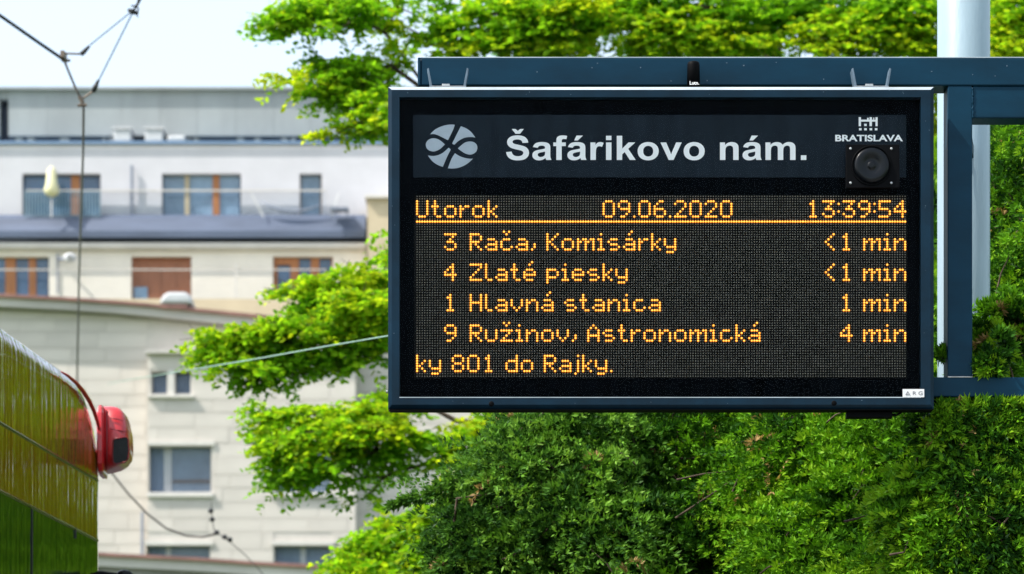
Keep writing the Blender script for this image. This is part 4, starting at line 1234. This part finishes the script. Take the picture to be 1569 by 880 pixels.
def pads_to_sprays(pads, dens, origin, L=(0.10, 0.19)):
    cs, ds, ls, ts, centres = [], [], [], [], []
    for pd in pads:
        cx, cy, rx, ry, d, tn = pd[:6]
        s = d / FPX
        c0 = np.array(P(cx, cy, d)); centres.append(c0)
        n = max(6, int(rx * ry * math.pi * dens * (pd[6] if len(pd) > 6 else 1.0)))
        v = RNG.normal(size=(n, 3)); v /= np.linalg.norm(v, axis=1, keepdims=True)
        r = RNG.uniform(0, 1, n) ** 0.45
        rad = np.array([rx * s, max(rx * .55, ry) * s * 1.1, ry * s])
        pos = c0 + v * r[:, None] * rad * RNG.uniform(.7, 1.16, (n, 1))
        dr = v * np.array([1, 1, .35]) * .8 + RNG.normal(0, .35, (n, 3)) + (c0 - origin) / (np.linalg.norm(c0 - origin) + 1e-6) * .6
        dr[:, 2] *= .4
        cs.append(pos); ds.append(dr); ls.append(RNG.uniform(*L, n))
        clump = RNG.normal(0, .05, n)
        ts.append(tn + clump)
    return np.concatenate(cs), np.concatenate(ds), np.concatenate(ls), np.concatenate(ts), centres

def branches(mb, trunk_pts, trunk_r, targets, rng, r0=.035, sub=None):
    mb.tube(trunk_pts, trunk_r, 12)
    tv = [np.array(p) for p in trunk_pts]
    for c in targets:
        c = np.array(c)
        best = min(tv, key=lambda p: abs(p[2] - (c[2] - 0.45 - 0.15 * np.linalg.norm((c - p)[:2]))))
        m1 = best + (c - best) * .35 + np.array([0, 0, .10]) + rng.normal(0, .05, 3)
        m2 = best + (c - best) * .7 + np.array([0, 0, .07]) + rng.normal(0, .04, 3)
        L = np.linalg.norm(c - best)
        rr = r0 * min(1.2, .4 + .3 * L)
        mb.tube([best, m1, m2, c], [rr, rr * .7, rr * .42, rr * .18], 7)

def limb_net(mb, trunk_pts, trunk_r, targets, r0):
    """every clump hangs on its nearest neighbour that lies closer to the trunk"""
    mb.tube(trunk_pts, trunk_r, 12)
    tv = np.array(trunk_pts); T_ = np.array(targets)
    axis = tv[0][:2]
    dist = np.linalg.norm(T_[:, :2] - axis, axis=1)
    order = np.argsort(dist); par = {}; load = np.ones(len(T_))
    for a, i_ in enumerate(order):
        cand = [j for j in order[:a] if dist[j] < dist[i_] - .12 and np.linalg.norm(T_[j] - T_[i_]) < 1.3]
        par[i_] = min(cand, key=lambda j: np.linalg.norm((T_[j] - T_[i_]) * [1, 1, 1.5])) if cand else None
    for i_ in order[::-1]:
        if par[i_] is not None: load[par[i_]] += load[i_]
    for i_ in order:
        e = T_[i_]
        if par[i_] is None:
            b = tv[np.argmin(np.abs(tv[:, 2] - (e[2] - .3 - .3 * dist[i_])))]; rb = r0 * (load[i_] + 2) ** .5
        else:
            b = T_[par[i_]]; rb = r0 * load[i_] ** .5
        L = np.linalg.norm(e - b)
        m1 = b + (e - b) * .33 + RNG.normal(0, .05 * L, 3); m2 = b + (e - b) * .68 + RNG.normal(0, .05 * L, 3)
        mb.tube([b, m1, m2, e], [rb * 1.1, rb * .95, rb * .8, r0 * load[i_] ** .5 * .7], 7)

def leafy_tree(label, trunk_xy, height, pads, dens, leafl, per, twigs=0.35, trunk_r=0.14, group=None, name='locust_tree'):
    t = thing(name, (trunk_xy[0], trunk_xy[1], 0), label, 'tree', group)
    tx_, ty_ = trunk_xy
    org = np.array([tx_, ty_, height * .6])
    cs, ds, ls, ts, cen = pads_to_sprays(pads, dens, org)
    p_, d_, s_, t_ = spray_leaves(cs, ds, ls, per, leafl, ts)
    scatter('leaves', LEAF_V, LEAF_F, p_, d_, s_, t_, M['leaf'], t, upbias=1.2)
    mb = MB()
    zs = np.linspace(0, height, 9)
    tp = [(tx_ + .12 * math.sin(z * .9), ty_ + .1 * math.sin(z * 1.3 + 1), z) for z in zs]
    limb_net(mb, tp, [trunk_r * (1.15 - .85 * z / height) for z in zs], cen, .0055)
    k = RNG.choice(len(cs), int(len(cs) * twigs), replace=False)
    cen = np.array(cen)
    for i in k:
        c = cs[i]
        j = np.argmin(np.linalg.norm(cen - c, axis=1))
        e = c + ds[i] / np.linalg.norm(ds[i]) * ls[i]
        m_ = (cen[j] + c) / 2 + RNG.normal(0, .015, 3)
        mb.tube([cen[j], m_, c, e], [.005, .004, .003, .0012], 4, caps=False)
    mb.build('trunk', M['bark'], t, smooth=True)
    return t

# the broad crown behind the display: sprays as (px, py, rx, ry, distance, colour, density)
padsL = [
 (430, 38, 34, 17, 12.6, .50), (470, 30, 40, 22, 12.6, .52), (515, 12, 62, 28, 12.8, .55), (545, 22, 30, 26, 12.6, .42), (512, 55, 22, 7, 12.5, .50, .8),
 (600, 30, 30, 14, 12.9, .60, .8), (585, 44, 26, 8, 12.9, .72, .9), (612, 12, 22, 14, 12.9, .45, .5),
 (497, 105, 22, 15, 12.7, .22), (535, 112, 34, 18, 12.6, .40), (452, 126, 32, 8, 12.5, .78), (505, 140, 38, 16, 12.6, .55), (545, 150, 46, 24, 12.6, .45),
 (598, 100, 26, 22, 12.8, .60, .9), (560, 130, 34, 24, 12.7, .42), (578, 178, 22, 34, 12.5, .62), (515, 207, 26, 6, 12.5, .80), (545, 196, 16, 8, 12.5, .6, .7), (585, 205, 16, 12, 12.6, .4),
]
padsM = [
 (565, 432, 40, 20, 12.2, .68), (500, 440, 52, 18, 12.2, .62), (448, 448, 22, 10, 12.2, .66, .9), (520, 470, 60, 24, 12.2, .38), (480, 478, 30, 14, 12.2, .25),
 (352, 520, 42, 18, 12.1, .62), (395, 515, 50, 16, 12.1, .64), (350, 545, 40, 14, 12.1, .58), (430, 540, 48, 20, 12.1, .48), (312, 532, 12, 8, 12.1, .6, .6),
 (520, 510, 66, 26, 12.1, .56), (575, 500, 34, 34, 12.1, .58), (480, 550, 58, 15, 12.1, .40), (556, 540, 40, 18, 12.1, .42), (410, 572, 26, 16, 12.1, .30), (388, 588, 14, 10, 12.1, .34), (440, 575, 30, 10, 12.1, .36),
 (650, 470, 60, 60, 12.3, .5), (700, 560, 60, 50, 12.3, .5), (640, 400, 50, 60, 12.4, .5, .5),
]
padsD = [
 (406, 628, 22, 7, 11.8, .50, .7), (425, 650, 36, 14, 11.8, .58), (470, 635, 46, 12, 11.8, .62), (440, 680, 40, 26, 11.7, .60), (500, 665, 56, 26, 11.7, .62), (455, 715, 44, 20, 11.7, .42), (505, 718, 52, 18, 11.7, .28), (432, 742, 18, 7, 11.7, .45, .8),
 (560, 640, 56, 24, 11.8, .66), (580, 690, 56, 20, 11.8, .32), (640, 672, 46, 15, 11.8, .44, .8), (610, 722, 16, 18, 11.8, .40, .7), (540, 740, 20, 10, 11.7, .3, .6), (600, 620, 40, 20, 11.9, .55), 
 (700, 672, 40, 14, 11.8, .58), (745, 688, 30, 9, 11.8, .40, .7), (770, 650, 60, 18, 11.9, .82), (840, 652, 50, 20, 11.9, .72), (870, 640, 60, 16, 11.9, .45), (700, 700, 30, 14, 11.8, .6, .7),
]
padsE = [
 (548, 850, 26, 16, 11.4, .58), (585, 830, 36, 18, 11.4, .56), (630, 812, 50, 18, 11.4, .62), (680, 795, 50, 28, 11.4, .60), (715, 780, 26, 40, 11.4, .72), (610, 862, 70, 18, 11.4, .40), (690, 845, 60, 28, 11.4, .34, .8), (600, 885, 90, 16, 11.4, .5), (720, 735, 20, 24, 11.4, .8, .8), (640, 850, 30, 16, 11.3, .62, .7),
]
padsD += [(560, 760, 20, 8, 11.7, .4, .6), (590, 655, 30, 22, 11.7, .7)]
padsM += [(455, 500, 46, 18, 12.0, .6), (560, 470, 44, 30, 12.0, .66), (385, 560, 34, 14, 12.0, .5), (525, 568, 34, 8, 12.1, .5, .7)]
padsE += [(575, 845, 40, 14, 11.4, .6), (620, 835, 50, 26, 11.4, .55), (660, 805, 46, 26, 11.4, .6), (600, 800, 20, 8, 11.4, .6, .7), (540, 862, 24, 10, 11.4, .6), (760, 830, 60, 50, 11.6, .5), (740, 780, 40, 40, 11.6, .6), (560, 872, 40, 14, 11.3, .6), (655, 890, 60, 24, 11.3, .6)]
def rnd_pads(x0, x1, y0, y1, n, d, tmin, tmax, rx=(35, 70), ry=(16, 34), seed=1, dens=1.0):
    r = random.Random(seed); out = []
    for i in range(n):
        out.append((r.uniform(x0, x1), r.uniform(y0, y1), r.uniform(*rx), r.uniform(*ry), d + r.uniform(-.35, .35), r.uniform(tmin, tmax), dens))
    return out
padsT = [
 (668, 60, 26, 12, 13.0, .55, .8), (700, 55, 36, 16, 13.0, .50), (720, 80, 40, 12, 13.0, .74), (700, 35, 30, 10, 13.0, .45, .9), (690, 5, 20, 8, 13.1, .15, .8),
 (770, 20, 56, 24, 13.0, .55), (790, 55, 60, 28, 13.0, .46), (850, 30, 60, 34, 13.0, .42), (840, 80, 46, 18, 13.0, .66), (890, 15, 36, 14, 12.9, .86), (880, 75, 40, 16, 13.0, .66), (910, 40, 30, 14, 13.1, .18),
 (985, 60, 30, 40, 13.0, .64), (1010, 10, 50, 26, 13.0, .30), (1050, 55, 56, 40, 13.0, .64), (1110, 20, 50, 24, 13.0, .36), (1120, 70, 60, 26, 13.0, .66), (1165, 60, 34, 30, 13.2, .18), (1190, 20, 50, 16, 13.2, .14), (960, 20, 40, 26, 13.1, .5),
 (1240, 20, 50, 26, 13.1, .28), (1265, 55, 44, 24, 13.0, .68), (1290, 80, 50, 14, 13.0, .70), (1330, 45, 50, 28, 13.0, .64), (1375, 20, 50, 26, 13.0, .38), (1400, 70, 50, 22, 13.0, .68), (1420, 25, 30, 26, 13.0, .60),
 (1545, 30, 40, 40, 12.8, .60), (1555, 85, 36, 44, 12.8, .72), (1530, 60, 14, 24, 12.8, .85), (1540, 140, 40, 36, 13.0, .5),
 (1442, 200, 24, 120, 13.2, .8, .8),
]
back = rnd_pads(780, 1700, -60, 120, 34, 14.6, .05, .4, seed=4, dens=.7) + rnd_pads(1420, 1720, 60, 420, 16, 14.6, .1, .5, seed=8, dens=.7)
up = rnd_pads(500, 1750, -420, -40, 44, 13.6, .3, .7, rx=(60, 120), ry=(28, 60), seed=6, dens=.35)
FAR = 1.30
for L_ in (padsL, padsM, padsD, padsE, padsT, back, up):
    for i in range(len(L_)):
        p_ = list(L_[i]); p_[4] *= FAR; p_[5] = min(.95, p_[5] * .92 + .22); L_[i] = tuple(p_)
DEN = .026
trunkL = (P(980, 0, 17.2).x, 17.2)
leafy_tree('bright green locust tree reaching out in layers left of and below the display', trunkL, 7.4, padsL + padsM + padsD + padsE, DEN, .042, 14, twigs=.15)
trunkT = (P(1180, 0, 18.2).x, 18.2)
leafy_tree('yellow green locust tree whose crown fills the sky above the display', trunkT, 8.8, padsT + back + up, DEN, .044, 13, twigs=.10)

# yews
YEW_V, YEW_F = [], []
for i in range(4):                       # a tuft of four short rounded leaflets
    a = 2 * math.pi * i / 3 + .4
    sp = 0.0 if i == 3 else 0.62
    dv = np.array([math.cos(sp), math.sin(sp) * math.cos(a), math.sin(sp) * math.sin(a)])
    sd = np.cross(dv, [math.cos(a * 1.7 + 1), math.sin(a * 2.3), .6]); sd /= np.linalg.norm(sd)
    o_ = dv * .12; k = len(YEW_V)
    YEW_V += [tuple(o_), tuple(o_ + dv * .38 + sd * .17), tuple(o_ + dv * .98), tuple(o_ + dv * .38 - sd * .17)]
    YEW_F.append((k, k + 1, k + 2, k + 3))

def yew(label, base, blobs, n_lobe, per_lobe, size, tint, dryness=.02, trunk_h=2.6, lobe_r=(.06, .16), group='yews behind the display', m='yew'):
    """blobs: ellipsoids (centre, radii) covered with small lobes of shoots"""
    t = thing('yew_tree', base, label, 'tree', group)
    P_, D_, S_, T_ = [], [], [], []
    tot = sum(r[0] * r[2] * (.45 if c[2] < 2.35 and c[1] < 9 else 1.0) for c, r in blobs)
    cen = []
    for c, r in blobs:
        c = np.array(c); r = np.array(r); cen.append(c)
        n = max(4, int(n_lobe * (2.5 if c[1] < 7.1 else 1) * r[0] * r[2] * (.45 if c[2] < 2.35 and c[1] < 9 else 1.0) / tot))
        v = RNG.normal(size=(n, 3)); v /= np.linalg.norm(v, axis=1, keepdims=True)
        v[:, 1] = np.where(RNG.uniform(size=n) < .55, -np.abs(v[:, 1]), v[:, 1])
        rad = RNG.uniform(.35, 1.15, (n, 1))
        lc = c + v * r * rad
        lr = np.minimum(RNG.uniform(*lobe_r, n), .75 * min(r[0], r[2]))
        lt = tint + RNG.normal(0, .19, n) + np.where(RNG.uniform(size=n) < .2, .22, 0) - .45 * np.clip(1.0 - rad[:, 0], 0, .7)   # older foliage deep inside, darkened to paint in the shade there
        mm = per_lobe                          # feathery sprays per lobe, K tufts on each
        K = 14
        w_ = RNG.normal(size=(n, mm, 3)); w_ /= np.linalg.norm(w_, axis=2, keepdims=True)
        w_ = w_ * .8 + v[:, None, :] * .6 + np.array([0, 0, .15])
        w_ /= np.linalg.norm(w_, axis=2, keepdims=True)
        root = lc[:, None, :] + w_ * (lr[:, None, None]) * RNG.uniform(.1, .6, (n, mm, 1))
        sd = np.cross(w_, np.array([0, 0, 1.0]) + RNG.normal(0, .35, (n, mm, 3)))
        sd /= np.linalg.norm(sd, axis=2, keepdims=True) + 1e-9
        L_ = lr[:, None] * RNG.uniform(.9, 1.7, (n, mm))
        tk = np.linspace(.12, 1.0, K)[None, None, :] + RNG.normal(0, .03, (n, mm, K))
        sg = np.where(np.arange(K) % 2 == 0, 1.0, -1.0)[None, None, :] * (1.08 - tk) * .27 * RNG.uniform(.5, 1.2, (n, mm, K))
        pp = root[:, :, None, :] + w_[:, :, None, :] * (tk * L_[:, :, None])[..., None] + sd[:, :, None, :] * (sg * L_[:, :, None])[..., None]
        pp[..., 2] -= (tk ** 2) * L_[:, :, None] * .42
        dd = w_[:, :, None, :] * .8 + sd[:, :, None, :] * np.sign(sg)[..., None] * .6 + RNG.normal(0, .3, (n, mm, K, 3)) + np.array([0, 0, .1])
        st = lt[:, None] + RNG.normal(0, .09, (n, mm))
        tt = st[:, :, None] + (tk - .55) * .34 + RNG.normal(0, .06, (n, mm, K))
        tt = np.clip(tt, .0, .92)
        tt = np.where((RNG.uniform(size=(n, mm)) < dryness)[:, :, None], RNG.uniform(.95, 1.0, tt.shape), tt)   # a few dried sprays
        P_.append(pp.reshape(-1, 3)); D_.append(dd.reshape(-1, 3)); T_.append(tt.ravel()); S_.append(size * RNG.uniform(.65, 1.25, n * mm * K))
    pos = np.concatenate(P_)
    u_ = (pos[:, 0] / pos[:, 1]) * FPX + 784.5; v_ = HORIZON - (pos[:, 2] - CAM_H) / pos[:, 1] * FPX
    ok = ~((pos[:, 1] < 6.86) & (v_ < 640) & (u_ < 1437)) & ~((pos[:, 1] < 6.86) & (v_ < 612) & (u_ > 1446) & (u_ < 1496)) & ~((pos[:, 1] < 6.86) & (v_ < 614) & (v_ > 572))  # clipped clear of the sign
    ok &= pos[:, 1] > 6.72
    dr = np.concatenate(D_); sz = np.concatenate(S_); ti = np.concatenate(T_)
    pos, dr, sz, ti = pos[ok], dr[ok], sz[ok], ti[ok]
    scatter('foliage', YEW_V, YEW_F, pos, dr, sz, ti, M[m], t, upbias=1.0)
    mb = MB()
    bx_, by_ = base[0], base[1]
    zs = np.linspace(0, trunk_h, 6)
    tp = [(bx_ + .05 * math.sin(z * 2), by_ + .05 * math.cos(z * 1.7), z) for z in zs]
    branches(mb, tp, [.07 * (1.2 - .9 * z / trunk_h) for z in zs], [c for c in cen if c[1] > 7.4], RNG, r0=.011)
    for i in range(90):
        c = cen[RNG.integers(len(cen))]
        e = pos[RNG.integers(len(pos))]
        if np.linalg.norm(e - c) > .45 or np.linalg.norm(e - c) < .1: continue
        mb.tube([c, (c + e) / 2 + RNG.normal(0, .04, 3), e], [.006, .004, .0015], 5, caps=False)
    for i in range(420):
        e = pos[RNG.integers(len(pos))]
        if e[1] > 9.5: break
        if e[0] / e[1] * FPX + 784.5 < 800: continue
        e2 = e + np.array([RNG.normal(0, .05), abs(RNG.normal(0, .05)), -abs(RNG.normal(0, .07))])
        mb.tube([e2, (e + e2) / 2 + RNG.normal(0, .008, 3), e], [.0035, .0025, .0010], 4, caps=False)
    mb.build('trunk', M['bark'], t, smooth=True)
    return t
def pb(px_, py_, d, rx, ry, rd):
    c = P(px_, py_, d); s = d / FPX
    return (tuple(c), (rx * s, rd * (1.6 if rd > .1 else 1.0), ry * s))
yA = [pb(840, 790, 8.5, 105, 110, .22), pb(800, 720, 8.4, 60, 55, .14), pb(900, 700, 8.6, 90, 70, .2), pb(760, 850, 8.4, 60, 60, .14), pb(900, 850, 8.4, 110, 90, .22), pb(730, 800, 8.4, 20, 20, .06), pb(690, 860, 8.3, 24, 20, .06), pb(860, 1010, 8.5, 180, 130, .35)]
yB = [pb(1040, 700, 8.7, 100, 90, .22), pb(1010, 820, 8.5, 90, 80, .2), pb(1130, 780, 8.6, 90, 110, .22), pb(1120, 660, 8.8, 90, 70, .2), pb(1080, 870, 8.4, 110, 70, .2), pb(1080, 1010, 8.6, 160, 130, .35), pb(1080, 600, 8.8, 120, 60, .2)]
yC = [pb(1240, 720, 8.1, 90, 90, .2), pb(1340, 690, 8.0, 80, 80, .2), pb(1260, 850, 7.9, 100, 80, .2), pb(1370, 800, 7.7, 90, 80, .18), pb(1440, 700, 7.75, 80, 90, .16), pb(1470, 830, 7.6, 90, 80, .18), pb(1390, 900, 7.6, 120, 60, .18), pb(1350, 1030, 7.8, 200, 130, .35), pb(1280, 640, 8.2, 80, 50, .15), pb(1445, 600, 7.5, 22, 40, .06)]
yD = [pb(1580, 640, 7.7, 100, 80, .2), pb(1560, 560, 7.8, 60, 60, .16), pb(1590, 470, 7.9, 70, 90, .18), pb(1610, 330, 8.1, 90, 110, .2), pb(1550, 780, 7.6, 80, 90, .2), pb(1600, 880, 7.5, 100, 80, .2), pb(1525, 560, 7.15, 32, 40, .08), pb(1600, 230, 8.2, 80, 60, .18), pb(1600, 1030, 7.8, 150, 120, .3), pb(1550, 250, 8.4, 40, 90, .14)]
SH = .021
yC += [pb(1476, 700, 6.74, 44, 70, .06), pb(1440, 640, 6.78, 30, 26, .04), pb(1500, 800, 6.76, 60, 90, .07), pb(1440, 820, 6.9, 60, 90, .1), pb(1440, 562, 6.80, 16, 22, .03)]
yD += [pb(1512, 545, 6.76, 20, 26, .05), pb(1530, 650, 6.78, 44, 50, .08), pb(1540, 500, 7.0, 26, 50, .07)]
yg = yew('greyer yew leaning left below the display with thin sprigs over the stone wall', (P(860, 0, 8.6).x, 8.6, 0), yA, 245, 15, SH, .52, .010, m='yew_grey')
for pts_s, cnt in (([(800, 706), (750, 716), (705, 734), (660, 756), (598, 774)], 520), ([(770, 760), (735, 752), (700, 762), (672, 782)], 260), ([(780, 820), (735, 812), (700, 826), (684, 845)], 300), ([(850, 668), (815, 668), (785, 680), (760, 700)], 300)):
    C_ = np.array([P(a, b, 8.35) for a, b in pts_s])
    tt_ = RNG.uniform(0, 1, cnt) ** .8
    seg = np.clip((tt_ * (len(C_) - 1)).astype(int), 0, len(C_) - 2); fr_ = (tt_ * (len(C_) - 1) - seg)[:, None]
    p0_ = C_[seg] * (1 - fr_) + C_[seg + 1] * fr_
    tang = C_[seg + 1] - C_[seg]; tang /= np.linalg.norm(tang, axis=1, keepdims=True)
    wdt_ = (.034 * (1.08 - tt_))[:, None]
    off_ = RNG.normal(0, 1, (cnt, 3)) * wdt_ * [1, 1.2, .7]
    scatter('foliage', YEW_V, YEW_F, p0_ + off_, tang + off_ / wdt_ * .5, RNG.uniform(.014, .024, cnt), np.clip(.42 + .2 * tt_ + RNG.normal(0, .14, cnt), 0, .92), M['yew_grey'], yg, upbias=1.0)
    mb = MB(); mb.tube(list(C_), [.008, .0065, .005, .0035, .0015][:len(C_)], 6); mb.build('branch', M['bark'], yg, smooth=True)
yew('dark yew directly below the middle of the display with brown twigs showing', (P(1090, 0, 8.8).x, 8.8, 0), yB, 240, 15, SH, .52, .012)
yew('brighter dense yew below the display between its right corner and the sensor box', (P(1370, 0, 8.0).x, 8.0, 0), yC, 330, 15, SH * .95, .68, .005)
yew('tall yew at the right edge growing up behind the steel frame', (P(1590, 0, 8.0).x, 8.0, 0), yD, 310, 15, SH * .95, .60, .006, trunk_h=3.4)
# more trees of the same row; the tram's side mirrors them
lowc = [((0, 0, 2.2), (.9, .8, 1.0)), ((.3, .2, 3.4), (.9, .8, 1.0)), ((-.2, 0, 4.4), (.75, .7, .8)), ((0, 0, 1.0), (1.0, .9, .8))]
x_, y_ = 1.15, 14.6
def rowyew(lb, x_, y_, tn, q_=1.0):
    return yew(lb, (x_, y_, 0), [((c[0] + x_, c[1] + y_, c[2] * q_), r) for c, r in lowc], 560, 5, .075, tn, .0, trunk_h=4.6, lobe_r=(.14, .26))
src = rowyew('fresh green round yew farther back behind the lower right part of the display', x_, y_, .86)
drk = rowyew('broad dark yew filling the gap behind the tall yew at the right edge', 2.55, 11.0, .40, .86)
for x_, y_, rz, sc, lb in ((2.5, 15.6, 4.0, 1.1, 'yew beyond the top right corner behind the round pole'),
                       (1.85, 18.4, 0.4, 1.25, 'yew far back behind the display, beyond the fresh green one'),
                       (3.9, 13.6, 1.0, 1.15, 'round yew standing outside the right edge next in the row'),
                       (4.3, 17.2, 5.2, 1.25, 'farthest yew outside the right edge of the row'),
                       (6.2, 16.5, 3.0, 1.2, 'last yew outside the right edge of the row')):
    c = src.copy(); COL.objects.link(c); c.location = (x_, y_, 0); c.rotation_euler = (0, 0, rz); c.scale = (sc, sc, sc); c['label'] = lb
    for ch in list(src.children):
        o = ch.copy(); COL.objects.link(o); o.parent = c
